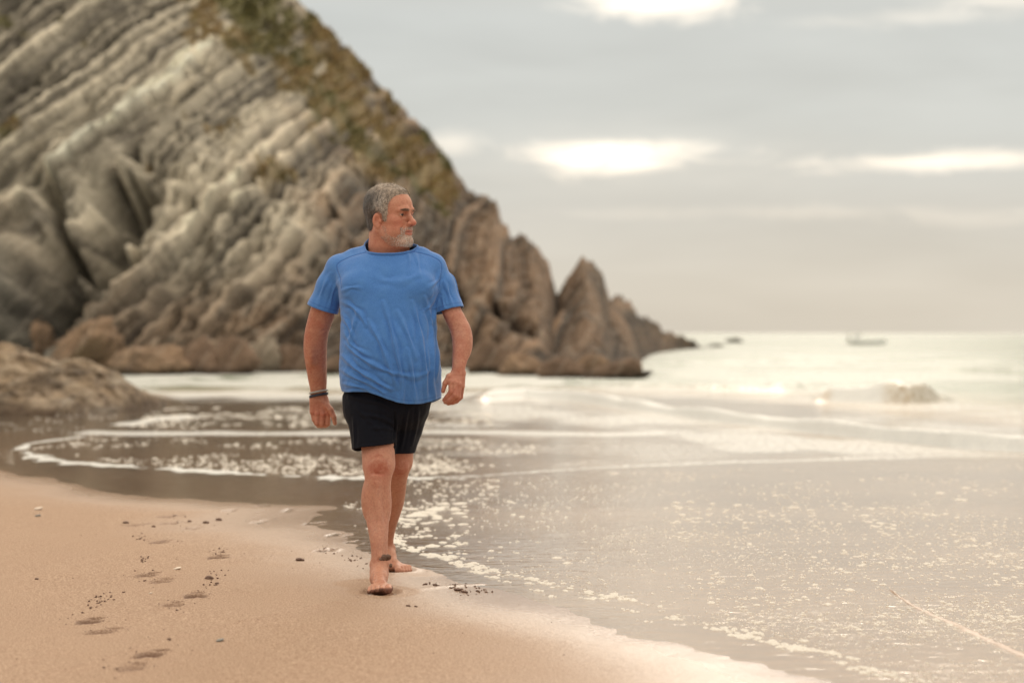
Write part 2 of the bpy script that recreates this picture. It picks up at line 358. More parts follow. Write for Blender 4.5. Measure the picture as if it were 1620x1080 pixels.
# ---- water: one sheet from the swash film to the horizon, waves as real relief, foam as a coverage value
front = Gp([(-400, 640), (230, 636), (480, 634), (560, 640), (700, 640), (820, 631), (900, 636), (1000, 651), (1100, 665), (1175, 674), (1290, 688), (1382, 699), (1504, 712), (1620, 718), (1900, 734), (3200, 800)])
def build_sea():
    rows = np.concatenate([np.linspace(1150, 760, 200), np.linspace(758, 600, 330), np.linspace(599.5, 540, 230), 527 + np.geomspace(12.6, .35, 50)])
    Yr = CH * F / (rows - HY); Yr = np.unique(Yr)
    cols = np.concatenate([np.linspace(-2600, -220, 30), np.linspace(-200, 1800, 620), np.linspace(1830, 4200, 30)]); tx = (cols - CX) / F
    X = (Yr[:, None] * tx[None]).ravel(); Y = np.repeat(Yr, len(cols)); ny_, nx_ = len(Yr), len(cols)
    i = np.arange(ny_ - 1)[:, None] * nx_ + np.arange(nx_ - 1)[None]; Fc = np.stack([i, i + 1, i + nx_ + 1, i + nx_], -1).reshape(-1, 4)
    px = CX + X * F / Y; py = HY + CH * F / Y; n = len(X); P0 = np.stack([X, Y, np.zeros(n)], 1)
    sea = poly_sd(X, Y, np.vstack([front, [[9000, 12000], [-9000, 12000]]])); sea = np.clip(-sea, 0, 400)      # metres seaward of the breaking edge
    amp = sstep(0, 14, sea)
    wz = np.zeros(n); fade = np.exp(-Y / 260)
    wa = fbm(P0 * .12, 2) * 3
    wz += .060 * amp * fade * np.sin((Y + .22 * X + wa) * 2 * math.pi / 6.5) * (.6 + .8 * vnoise(P0 * np.array([.09, .05, 1]) + 5))
    wz += .035 * amp * fade * fbm(P0 * np.array([.45, 1.1, 1]), 3) + .020 * amp * fade * fbm(P0 * np.array([1.4, 3.2, 1]) + 7, 3)
    # film: slow thickness changes and faint ripples
    wz += (1 - amp) * (.0006 * fbm(P0 * np.array([3, 5, 1]), 2))
    foam = np.zeros(n)
    def wave(pts, rows_, h, gain, seed):             # a small breaker: steep face towards the beach, long back
        nonlocal foam, wz
        a_ = np.array(pts, float); m = (px > a_[0, 0] - 40) & (px < a_[-1, 0] + 40); yl = CH * F / (np.interp(px[m], a_[:, 0], a_[:, 1]) - HY); nz = fbm(np.stack([X[m] * 1.3, Y[m] * .5, np.full(m.sum(), seed * 3.3)], 1), 3); n4 = fbm(np.stack([X[m] * 5, Y[m] * 3, np.full(m.sum(), seed * 2.3)], 1), 3)
        w = rows_ * yl ** 2 / 3560; s = (Y[m] - yl) / w + nz * .12; ef = sstep(a_[0, 0] - 25, a_[0, 0] + 25, px[m]) * sstep(a_[-1, 0] + 25, a_[-1, 0] - 35, px[m])
        wz[m] += h * sstep(-.03, .11, s) * sstep(1.5, .25, s) * (1 + nz * .5) * ef + .06 * h * n4 * sstep(-.1, .2, s) * sstep(.9, .2, s) * ef
        foam[m] = np.maximum(foam[m], gain * sstep(-.16, -.04, s) * sstep(.75, .30, s + nz * .6) * ef)
    def line(pts, wl, wr, gain, rough=.5, h=0., seed=0, fr=(.5, 1.5), k0=None):
        nonlocal foam, wz
        P2 = Gp(pts) * [3, 1]; m = (px > min(p[0] for p in pts) - 60) & (px < max(p[0] for p in pts) + 60) & (py > min(p[1] for p in pts) - 60) & (py < max(p[1] for p in pts) + 60)
        d, par = poly_dist(X[m] * 3, Y[m], P2); pr = par / (len(pts) - 1); w = wl + (wr - wl) * pr; yy = Y[m]
        w = w * (yy ** 2 / 3560)                       # given as picture rows at that distance -> metres along the ground
        endf = sstep(0, .04, pr) * sstep(1, .96, pr)
        nz = fbm(np.stack([X[m] * fr[0], yy * fr[1], np.full(m.sum(), seed * 3.3)], 1) , 4)
        e = 1 - d / w + nz * rough; foam[m] = np.maximum(foam[m], gain * sstep(0, .55, e) * endf)
        if h: wz[m] += h * sstep(-.2, .9, 1 - d / w + nz * .3) * (1 + nz * .8) * endf
    wave([(760, 634), (830, 630), (900, 635), (1000, 650), (1100, 664), (1175, 673), (1290, 686), (1382, 697), (1504, 710), (1620, 716), (1900, 732), (3200, 800), (4100, 850)], 9, .150, .98, 1)
    wave([(1300, 636), (1360, 637), (1420, 637)], 9, .25, .95, 2); wave([(1215, 613), (1260, 613), (1300, 612)], 4, .14, .0, 3); wave([(1405, 638), (1440, 639), (1486, 636)], 6, .30, .06, 4)
    wave([(900, 608), (1000, 612), (1100, 616), (1250, 622)], 4, .06, .5, 5); wave([(1480, 590), (1600, 588), (1800, 590)], 3, .08, .3, 6); wave([(1040, 575), (1200, 577), (1330, 574)], 3, .08, .3, 7)
    line([(118, 683), (200, 686), (420, 687), (640, 684), (800, 684), (960, 688), (1080, 684)], 5.0, 3.5, .80, .6, 0, 6, (1.5, 1))
    line([(186, 674), (240, 665), (309, 657)], 4, 5, .85, .9, 0, 7, (3, 2))
    line([(35, 712), (42, 703), (80, 697), (140, 690)], 2.0, 1.6, .9, .8, 0, 8, (6, 3))
    line([(35, 712), (60, 724), (110, 733), (230, 741), (330, 747), (400, 751), (560, 757), (660, 757), (760, 754)], 2.2, 2.0, .9, 2.6, 0, 9, (7, 3))
    line([(640, 757), (760, 753), (870, 745), (1000, 737), (1150, 731), (1300, 727), (1620, 716)], 2.4, 4.0, .62, .9, 0, 10, (1.2, 1))
    # white water in front of the cliff and the milky swash between the lines
    def zone(poly, gain, soft, seed, fr=(.6, .35), thr=-.1):
        nonlocal foam
        d = poly_sd(px, py, poly); nz = fbm(np.stack([X * fr[0], Y * fr[1], np.full(n, seed * 5.1)], 1), 4)
        foam = np.maximum(foam, gain * sstep(soft, -soft, d) * sstep(thr - .12, thr + .22, nz))
    zone([(150, 580), (560, 575), (900, 590), (1010, 596), (900, 612), (720, 634), (540, 634), (290, 634), (200, 615)], .80, 5, 1, thr=-.35)
    zone([(560, 636), (760, 630), (880, 628), (1100, 652), (1300, 684), (1620, 714), (1620, 722), (1200, 722), (900, 700), (600, 668)], .70, 8, 2, (.8, .5), -.12)
    zone([(700, 585), (1000, 600), (1000, 560), (1120, 552), (1620, 560), (1620, 700), (1250, 672), (1000, 634), (850, 615)], .62, 10, 3, (.35, .22), -.05)
    zone([(560, 690), (1000, 690), (1300, 720), (1100, 730), (800, 745), (600, 752)], .35, 10, 4, (1.2, .6), .0)
    z = .004 + wz
    deep = sstep(.6, 10, sea); milk_sheen = sstep(560, 880, px + 60 * fbm(P0 * .8 + 2, 3)) * (.44 + .12 * fbm(P0 * np.array([.7, 1.2, 1]), 3)) + .04  # pale turbid tint that paints sky brightness into the right-hand film
    o = make_mesh('sea_water', np.stack([X, Y, z], 1), Fc, water_material(), attrs={'foam': np.clip(foam, 0, 1), 'deep': deep, 'milk_sheen': milk_sheen, 'rip': sstep(40, 8, Y)})
    tag(o, kind='structure'); return o

def water_material():
    m, nt, b = newmat('water'); t = NT(nt); o = t.obj(); foam = t.attr('foam'); deep = t.attr('deep')
    out = nt.nodes['Material Output']; nt.nodes.remove(b)
    # relief: fine capillary ripples on the film, longer wavelets at sea
    r1 = t.noise(t.scalev(o, (28, 46, 1)), 1, 3, .55, .4); r2 = t.noise(t.scalev(o, (6.5, 11, 1)), 1, 3, .5, .5); r3 = t.noise(t.scalev(o, (1.2, 3.0, 1)), 1, 4, .6, .4); area = t.noise(t.scalev(o, (.7, .5, 1)), 1, 2, .5)
    patch = t.step(t.noise(t.scalev(o, (.9, .55, 1)), 1, 3, .5), .40, .62)
    b1 = t.n('ShaderNodeBump'); t.l(r1, b1.inputs['Height']); t.put(b1.inputs['Strength'], t.mixf(patch, .10, .38)); b1.inputs['Distance'].default_value = .004
    b2 = t.n('ShaderNodeBump'); t.l(r2, b2.inputs['Height']); t.put(b2.inputs['Strength'], t.mixf(deep, t.mixf(area, .12, .35), .5)); b2.inputs['Distance'].default_value = .02; t.l(b1.outputs[0], b2.inputs['Normal'])
    b3 = t.n('ShaderNodeBump'); t.l(r3, b3.inputs['Height']); t.put(b3.inputs['Strength'], t.math('MULTIPLY', deep, .55)); b3.inputs['Distance'].default_value = .08; t.l(b2.outputs[0], b3.inputs['Normal'])
    nrm = b3.outputs[0]
    tr = t.n('ShaderNodeBsdfTransparent'); tr.inputs[0].default_value = (.86, .84, .80, 1)
    df = t.n('ShaderNodeBsdfDiffuse'); t.put(df.inputs['Color'], t.mix(deep, (.70, .53, .385), (.115, .155, .095))); t.l(nrm, df.inputs['Normal'])
    body = t.n('ShaderNodeMixShader'); t.put(body.inputs[0], t.math('MAXIMUM', t.math('MULTIPLY', t.step(deep, 0.0, .25), .92), t.attr('milk_sheen'))); t.l(tr.outputs[0], body.inputs[1]); t.l(df.outputs[0], body.inputs[2])
    gl = t.n('ShaderNodeBsdfGlossy'); gl.inputs['Color'].default_value = (1, 1, 1, 1); t.put(gl.inputs['Roughness'], t.mixf(deep, .08, .22)); t.l(nrm, gl.inputs['Normal'])
    fr = t.n('ShaderNodeFresnel'); fr.inputs['IOR'].default_value = 1.333; t.l(nrm, fr.inputs['Normal'])
    w = t.n('ShaderNodeMixShader'); t.put(w.inputs[0], t.math('MULTIPLY', fr.outputs[0], t.mixf(deep, 1.0, .46))); t.l(body.outputs[0], w.inputs[1]); t.l(gl.outputs[0], w.inputs[2])
    fo = t.n('ShaderNodeBsdfPrincipled'); ff = t.noise(t.scalev(o, (14, 9, 6)), 1, 4, .65)
    t.put(fo.inputs['Base Color'], t.mix(ff, (.56, .58, .58), (.72, .73, .71))); fo.inputs['Roughness'].default_value = .6; t.l(t.bump(ff, .5, .03), fo.inputs['Normal'])
    fm = t.math('MULTIPLY', foam, t.mixf(t.step(foam, .5, 1.0), t.step(ff, .35, .62), t.step(ff, .12, .30)), clamp=True)
    mx = t.n('ShaderNodeMixShader'); t.l(fm, mx.inputs[0]); t.l(w.outputs[0], mx.inputs[1]); t.l(fo.outputs[0], mx.inputs[2]); t.l(mx.outputs[0], out.inputs['Surface'])
    return m

def foam_material():
    if 'foam' in _mc: return _mc['foam']
    m, nt, b = newmat('foam_froth'); t = NT(nt); o = t.obj(); v = t.n('ShaderNodeTexVoronoi'); t.l(o, v.inputs['Vector']); v.inputs['Scale'].default_value = 160
    t.put(b.inputs['Base Color'], t.mix(t.step(v.outputs[0], .1, .6), (.90, .88, .82), (.66, .62, .56))); b.inputs['Roughness'].default_value = .8; b.inputs['Specular IOR Level'].default_value = .15
    t.l(t.bump(v.outputs[0], .6, .003), b.inputs['Normal']); b.inputs['Alpha'].default_value = .93; _mc['foam'] = m; return m

def build_flecks():
    rs = np.random.RandomState(11); spots = []
    def add(n, x0, x1, y0, y1, w0, w1, dens=None, poly=None, seed=0, elong=1.0):
        px = rs.uniform(x0, x1, n); py = HY + 1 / rs.uniform(1 / (y1 - HY), 1 / (y0 - HY), n) if False else rs.uniform(y0, y1, n)
        k = np.ones(n, bool)
        if poly: k &= in_poly(px, py, poly)
        Y = CH * F / (py - HY); X = (px - CX) * Y / F
        nz = fbm(np.stack([X * 1.5, Y * .9, np.full(n, seed * 7.7)], 1), 4)
        if dens is not None: k &= nz > dens + rs.rand(n) * .25 - .12
        k &= water_sd(X, Y) < .0
        w = (w0 + (w1 - w0) * rs.rand(n) ** 2.5) * Y / F
        for a in zip(X[k], Y[k], w[k]): spots.append((*a, elong))
    # strongly drawn froth beside and behind the legs
    P1 = [(600, 762), (800, 758), (770, 800), (735, 850), (745, 900), (640, 872), (560, 835), (540, 800)]
    add(800, 540, 800, 758, 905, 3, 9, .06, P1, 1); add(160, 610, 740, 790, 895, 8, 24, .02, P1, 2)
    # wide field of tiny dots over the draining sheet
    P2 = [(640, 762), (1150, 742), (1700, 728), (1700, 1100), (1420, 1080), (1060, 972), (870, 925), (700, 880), (760, 800)]
    add(9000, 640, 1700, 735, 1080, 1.4, 5.0, .06, P2, 3); add(1500, 640, 1700, 760, 1080, 1.6, 6, None, P2, 4); add(5000, 640, 1700, 820, 1080, 1.4, 5, .0, P2, 13); add(420, 700, 1700, 745, 1040, 6, 16, .12, P2, 5)
    add(2600, 1050, 1700, 800, 1010, 2, 10, -.02, P2, 9)
    # lace behind: bands of froth on the dark reflecting sheet
    P3 = [(40, 712), (140, 694), (560, 694), (860, 694), (830, 742), (640, 754), (400, 748), (230, 738)]
    add(3300, 40, 860, 692, 756, 2.5, 8, .06, P3, 6); add(450, 330, 860, 735, 757, 4, 12, -.05, P3, 7)
    add(2300, 170, 780, 640, 680, 3, 10, .02, [(250, 645), (560, 640), (780, 655), (800, 680), (200, 680)], 8)
    add(500, 0, 200, 655, 735, 1.5, 4, .15, None, 10)
    # short lumps along the edge of the film
    e = catmull(WL[1:17], 12)
    for _ in range(420):
        k = rs.randint(0, len(e) - 1); f = rs.rand(); c = e[k] * (1 - f) + e[k + 1] * f
        if vnoise(np.array([[c[0] * 3.1, c[1] * 2.1, 4.4]]))[0] < .05 and rs.rand() < .85: continue
        X = c[0] + rs.randn() * .03 + .03; Y = c[1] + rs.randn() * .035 + .05; spots.append((X, Y, rs.uniform(3, 13) * Y / F, 1.3))
    for cx, cy, w in ((1067, 980, 24), (1098, 987, 10), (1130, 996, 22), (1172, 1008, 42), (1195, 1002, 22), (1220, 1018, 30), (1262, 1026, 56), (1285, 1029, 30), (1316, 1034, 26), (1345, 1042, 24), (1382, 1060, 20), (1402, 1062, 16), (1458, 1078, 18), (1000, 968, 18), (985, 964, 10),
                      (930, 948, 18), (850, 935, 22), (872, 944, 14), (780, 914, 24), (755, 906, 30), (723, 893, 22), (800, 921, 16), (1022, 984, 12)):
        c = G(cx, cy); spots.append((c[0], c[1], w * .55 * c[1] / F, 1.5)); spots.append((c[0] + .02, c[1] - .02, w * .35 * c[1] / F, 1.5)); spots.append((c[0] - .03, c[1] + .03, w * .3 * c[1] / F, 1.4))
    S = np.array(spots); n = len(S); K = 9
    th = np.linspace(0, 2 * math.pi, K, endpoint=False)[None] + rs.rand(n, 1) * 6
    rad = S[:, 2:3] * (.55 + .75 * rs.rand(n, K)) * .62; asp = (.9 + .9 * rs.rand(n, 1))
    ox = np.cos(th) * rad; oy = np.sin(th) * rad * asp * S[:, 3:4]
    outer = np.stack([S[:, :1] + ox, S[:, 1:2] + oy, np.full((n, K), .0040)], -1)
    hgt = np.minimum(S[:, 2:3] * .09, .0035) + .0014
    inner = np.stack([S[:, :1] + ox * .6, S[:, 1:2] + oy * .6, .0045 + hgt * (.7 + .3 * rs.rand(n, K))], -1); cen = np.stack([S[:, 0], S[:, 1], .0045 + hgt[:, 0]], -1)[:, None]
    V = np.concatenate([outer, inner, cen], 1).reshape(-1, 3); base = (np.arange(n) * (2 * K + 1))[:, None, None]; k = np.arange(K); k2 = (k + 1) % K
    T = np.concatenate([np.stack([k, k2, K + k], -1), np.stack([k2, K + k2, K + k], -1), np.stack([K + k, K + k2, np.full(K, 2 * K)], -1)])[None] + base
    o = make_mesh('foam_flecks', V, T.reshape(-1, 3), foam_material()); tag(o, 'scattered white froth and bubbles lying on the thin sheet of water', 'sea foam', kind='stuff')

def build_clods():
    rs = np.random.RandomState(5)
    m, nt, b = newmat('wet_sand_clod'); t = NT(nt); o = t.obj(); n = t.noise(o, 260, 3, .7); t.put(b.inputs['Base Color'], t.mix(n, (.075, .036, .025), (.210, .115, .075))); b.inputs['Roughness'].default_value = .6
    t.l(t.bump(n, .8, .004), b.inputs['Normal'])
    def lump(c, r, seed, nu=12, nv=8):
        V, Fs = ball(np.zeros(3), 1, nu, nv); d = 1 + .55 * fbm(V * 1.8 + seed * 3.1, 3) + .40 * fbm(V * 5 + seed, 2); return V * d[:, None] * np.asarray(r) + c, Fs
    def clod(parts, label, group=None):
        VV = []; FF = []; 
        for c, r in parts:
            V, Fs = lump(np.asarray(c), r, rs.rand() * 50); k = sum(len(v) for v in VV); VV.append(V); FF += [tuple(i + k for i in f) for f in Fs]
        V = np.vstack(VV); c = V.mean(0); o = make_mesh('sand_clod', V - c, FF, m); o.location = c; tag(o, label, 'clod of sand', group)
    cl = W(609, 882, 8.52); clod([(cl, (.017, .012, .012)), (cl + [.016, 0, .003], (.013, .010, .012)), (cl + [-.017, .0, -.006], (.009, .008, .006)), (cl + [-.004, 0, .008], (.010, .008, .007))], 'dark wet clod of sand flying in front of the leading ankle', 'sand clods kicked up by the feet')
    c2 = W(618, 894, 8.60); clod([(c2, (.007, .006, .008))], 'small dark crumb of sand flying between the two feet', 'sand clods kicked up by the feet')
    for px, py, w, lab in ((646, 963, 4.2, 'round dark sand clod lying below the leading foot, left one of a pair'), (658, 964, 3.2, 'small upright dark sand clod, right one of the pair below the leading foot'), (688, 928, 4.5, 'thin flat scrap of dark sand just right of the leading foot'),
                       (724, 936, 6.5, 'flat dark sand clod, left piece of the cluster right of the foot'), (735, 939, 6, 'dark sand clod, right piece of the cluster right of the foot'), (756, 937, 4, 'small dark sand clod right of the cluster'), (769, 938, 3, 'smallest dark sand crumb furthest right of the feet'),
                       (346, 826, 6, 'dark sand clod right of the far row of footprints'), (326, 831, 6, 'flat dark clod among the far footprints'), (300, 829, 4, 'small dark clod in the middle of the far footprints'), (243, 838, 4, 'dark clod below the far footprints'),
                       (199, 832, 6, 'dark clod at the left end of the far footprints'), (278, 820, 5, 'dark clod at the top of the far footprints'), (331, 920, 8, 'dark crumbled clod above the middle footprint'), (343, 928, 4, 'small round dark clod right of the middle footprint'),
                       (474, 890, 8, 'flat grey scrap on the sand left of the feet'), (58, 922, 4, 'lone dark crumb at the far left of the sand'), (268, 1021, 4, 'dark crumb beyond the nearest footprint'), (280, 971, 3, 'small crumb below the middle footprint')):
        c = G(px, py); s = .72 * w * c[1] / F; c[2] = sand_height(np.array([c[0]]), np.array([c[1]]))[0][0] + s * .25
        clod([(c, (s, s * 1.2, s * .55)), (c + [s * .8, -.01, 0], (s * .5, s * .6, s * .4)), (c + [-s * .7, .01, 0], (s * .55, s * .6, s * .35))], lab, 'dark clods of sand scattered on the beach')
    # crumbs too small and too many to count
    VV = []; FF = []; k = 0; pts = []
    for px, py, a, rot in prints:
        c = G(px, py); mpts = int(5 + 13 * a)
        for _ in range(mpts): pts.append((c[0] + rs.randn() * .060, c[1] + rs.randn() * .12, rs.uniform(.0012, .0032) * (1 + (rs.rand() < .1))))
    for a_, b_ in (((135, 975), (190, 945)), ((150, 960), (170, 943)), ((325, 940), (345, 905)), ((222, 900), (230, 880)), ((212, 850), (235, 860)), ((345, 885), (355, 868)), ((730, 925), (775, 940)), ((500, 870), (560, 890)), ((620, 895), (640, 890)), ((560, 880), (585, 905)), ((715, 930), (745, 944)), ((660, 925), (700, 930))):
        p, q = G(*a_), G(*b_)
        for _ in range(16): f = rs.rand(); c = p * (1 - f) + q * f; pts.append((c[0] + rs.randn() * .02, c[1] + rs.randn() * .05, rs.uniform(.002, .006)))
    for _ in range(80): c = G(rs.uniform(0, 900), rs.uniform(830, 1080)); pts.append((c[0], c[1], rs.uniform(.0010, .0028)))
    P_ = np.array(pts); zz, sdd, _ = sand_height(P_[:, 0], P_[:, 1])
    B0, F0 = ball(np.zeros(3), 1, 6, 4)
    for (x, y, r), z_, s_ in zip(pts, zz, sdd):
        if s_ < -.02: continue
        d = 1 + .35 * rs.randn(len(B0)); VV.append(B0 * np.clip(d, .5, 1.5)[:, None] * [r, r, r * .7] + [x, y, z_ + r * .3]); FF += [tuple(i + k for i in f) for f in F0]; k += len(B0)
    o = make_mesh('sand_crumbs', np.vstack(VV), FF, m, smooth=False); tag(o, 'dark crumbs of wet sand strewn round the footprints', 'sand crumbs', kind='stuff')
    sm = simple_mat('shell', (.72, .62, .52), .45); gm = simple_mat('pebble_grey', (.20, .19, .17), .5)
    for px, py, w, mt, lab, cat in ((281, 905, 6, sm, 'small white broken shell on the sand between two footprints', 'shell'), (61, 811, 7, sm, 'pale flat shell fragment far left on the sand', 'shell'), (348, 1022, 7, gm, 'flat grey green pebble at the bottom left of the sand', 'pebble'), (60, 822, 5, gm, 'dark little pebble under the pale shell fragment', 'pebble'), (238, 944, 3, sm, 'tiny white shell chip near the middle footprints', 'shell')):
        c = G(px, py); s = w * c[1] / F; z_ = sand_height(np.array([c[0]]), np.array([c[1]]))[0][0]; V, Fs = ball(np.zeros(3), 1, 12, 8); V = V * (1 + .25 * fbm(V * 1.5 + px, 2))[:, None]
        V = V * [s, s * 1.1, s * .35]; V[:, 2] += V[:, 0] * .2; o = make_mesh(cat if cat == 'pebble' else 'shell', V, Fs, mt); o.location = (c[0], c[1], z_ + s * .25); tag(o, lab, cat)
    # ridge of drained sand breaking through the film at the lower right
    pts = catmull([G(1408, 934), G(1424, 946), G(1450, 962), G(1480, 976), G(1520, 994), G(1560, 1012), G(1600, 1030), G(1640, 1047), G(1720, 1080)], 14); V = []; Fs = []; sec = np.linspace(-1, 1, 9); n = len(pts)
    for i, p in enumerate(pts):
        tdir = pts[min(i + 1, n - 1)] - pts[max(i - 1, 0)]; tdir /= np.linalg.norm(tdir); s_ = np.cross(tdir, [0, 0, 1]); f = i / n; w = .008 + .024 * min(1, f * 2.0)
        for j, u in enumerate(sec):
            nz = vnoise(np.array([[i * .35, j * .8, 2.2]]))[0]; V.append(p + s_ * u * w * (1 + .25 * nz) + np.array([0, 0, -.001 + .009 * (1 - u * u) * (1 + .35 * nz) - .003 * math.exp(-((u - .35) / .25) ** 2) * (nz > -.3)]))
    for i in range(n - 1):
        for j in range(8): a = i * 9 + j; Fs.append((a, a + 1, a + 10, a + 9))
    V = np.array(V); o = make_mesh('sand_ridge', V, Fs, bpy.data.materials['sand'], attrs={'wet': np.full(len(V), .85), 'soak': np.zeros(len(V)), 'under': np.zeros(len(V)), 'dug_shade': np.where(np.arange(len(V)) % 9 == 6, .35, 0)}); tag(o, kind='structure')
# ---------------------------------------------------------------- headland and rocks
SN = np.array([-.86, .04, .50]); SN /= np.linalg.norm(SN)          # normal of the tilted rock beds
SL = np.cross(SN, [0, 1, 0]); SL /= np.linalg.norm(SL)
_h = np.random.RandomState(21).rand(4096)
def hsh(a, b=0): return _h[(a.astype(int) * 131 + np.asarray(b).astype(int) * 71) & 4095]
def beds(P, warp=1.0):                               # stepped relief of tilted beds, about -1..1
    w = fbm(P * .03, 2) * 2.4 * warp + fbm(P * .30, 2) * .15
    s = P @ SN + w; l = P @ SL + fbm(P * .12 + 5, 2) * 3 + fbm(P * .7, 2) * 1.2
    out = np.zeros(len(P)); tone = np.zeros(len(P))
    for th, ln, a, sd in ((2.6, 34, .42, 1), (.95, 24, .72, 2), (.40, 14, .60, 3)):
        q = s / th + sd * 7.3; i = np.floor(q); f = q - i
        lb = l / ln + hsh(i + 900, sd) * 9; j = np.floor(lb); g = lb - j
        h0 = hsh(i, j + sd * 50); hn = hsh(i + 1, np.floor(l / ln + hsh(i + 901, sd) * 9) + sd * 50); hj = hsh(i, j + 1 + sd * 50)
        h = h0 * (1 - sstep(.93, 1, g)) + hj * sstep(.93, 1, g)
        k = sstep(.88, 1, f); v = h * (1 - k) + hn * k; v -= .28 * np.exp(-((f - .86) / .10) ** 2)
        out += a * (v * 2 - 1 - .45 * f); tone += a * ((h0 - .5) - .55 * np.exp(-((f - .90) / .10) ** 2))  # dark gap lines in the tone paint the shade between beds
    return out / 1.4, tone

def rock_material():
    if 'rock' in _mc: return _mc['rock']
    m, nt, b = newmat('bedded_rock'); t = NT(nt); o = t.obj(); c = t.attr('col', 'Color')
    rot = t.n('ShaderNodeVectorRotate', rotation_type='Y_AXIS'); t.l(o, rot.inputs['Vector']); rot.inputs['Angle'].default_value = math.radians(60)
    st = t.noise(t.scalev(rot.outputs[0], (.13, .25, 1.1)), 1, 6, .68, .4); n = t.noise(o, 3.2, 5, .65)
    st2 = t.noise(t.scalev(rot.outputs[0], (.25, .6, 4.6)), 1, 5, .6, .3)
    c = t.mix(t.math('MULTIPLY', t.step(st, .52, .36), .70), c, t.mix(.72, c, (.045, .040, .036))); c = t.mix(t.math('MULTIPLY', t.step(st2, .50, .70), .55), c, t.mix(.5, c, (.62, .57, .48)))
    c = t.mix(t.math('MULTIPLY', t.step(n, .55, .75), .30), c, t.mix(.6, c, (.24, .17, .10))); c = t.mix(t.math('MULTIPLY', t.step(n, .42, .25), .4), c, t.mix(.6, c, (.06, .055, .045)))
    c = t.mix(t.math('MULTIPLY', t.attr('plants'), .75), c, t.mix(t.noise(o, 1.2, 4), t.attr('col', 'Color'), t.mix(.4, t.attr('col', 'Color'), (.12, .12, .05)))); t.put(b.inputs['Base Color'], c); b.inputs['Roughness'].default_value = .85; b.inputs['Specular IOR Level'].default_value = .3
    h = t.math('ADD', t.math('MULTIPLY', st2, .7), t.math('ADD', n, st)); t.l(t.bump(h, .9, .25), b.inputs['Normal']); _mc['rock'] = m; return m

crest = np.array([(-700, -1050), (-300, -760), (0, -470), (200, -260), (350, -120), (430, -42), (470, 0), (498, 22), (520, 45), (560, 82), (600, 132), (650, 183), (680, 216), (705, 246), (722, 272), (738, 296), (752, 306), (770, 309), (782, 316), (791, 333), (797, 353), (815, 370),
                  (840, 379), (853, 388), (866, 408), (871, 430), (875, 447), (877, 462), (884, 465), (892, 450), (905, 430), (918, 411), (929, 405), (941, 418), (953, 431), (961, 450), (966, 469), (985, 473), (998, 474), (1010, 488), (1036, 514), (1062, 524), (1086, 531), (1102, 540), (1119, 550)], float)
basel = np.array([(-700, 590), (0, 588), (230, 588), (480, 590), (560, 588), (740, 585), (790, 590), (850, 594), (960, 594), (1000, 588), (1025, 566), (1045, 558), (1080, 553), (1119, 551)], float)
crestY = np.array([(-700, 120), (0, 104), (470, 96), (650, 97), (790, 98), (876, 96), (929, 92), (966, 100), (1000, 112), (1060, 130), (1119, 149)], float)
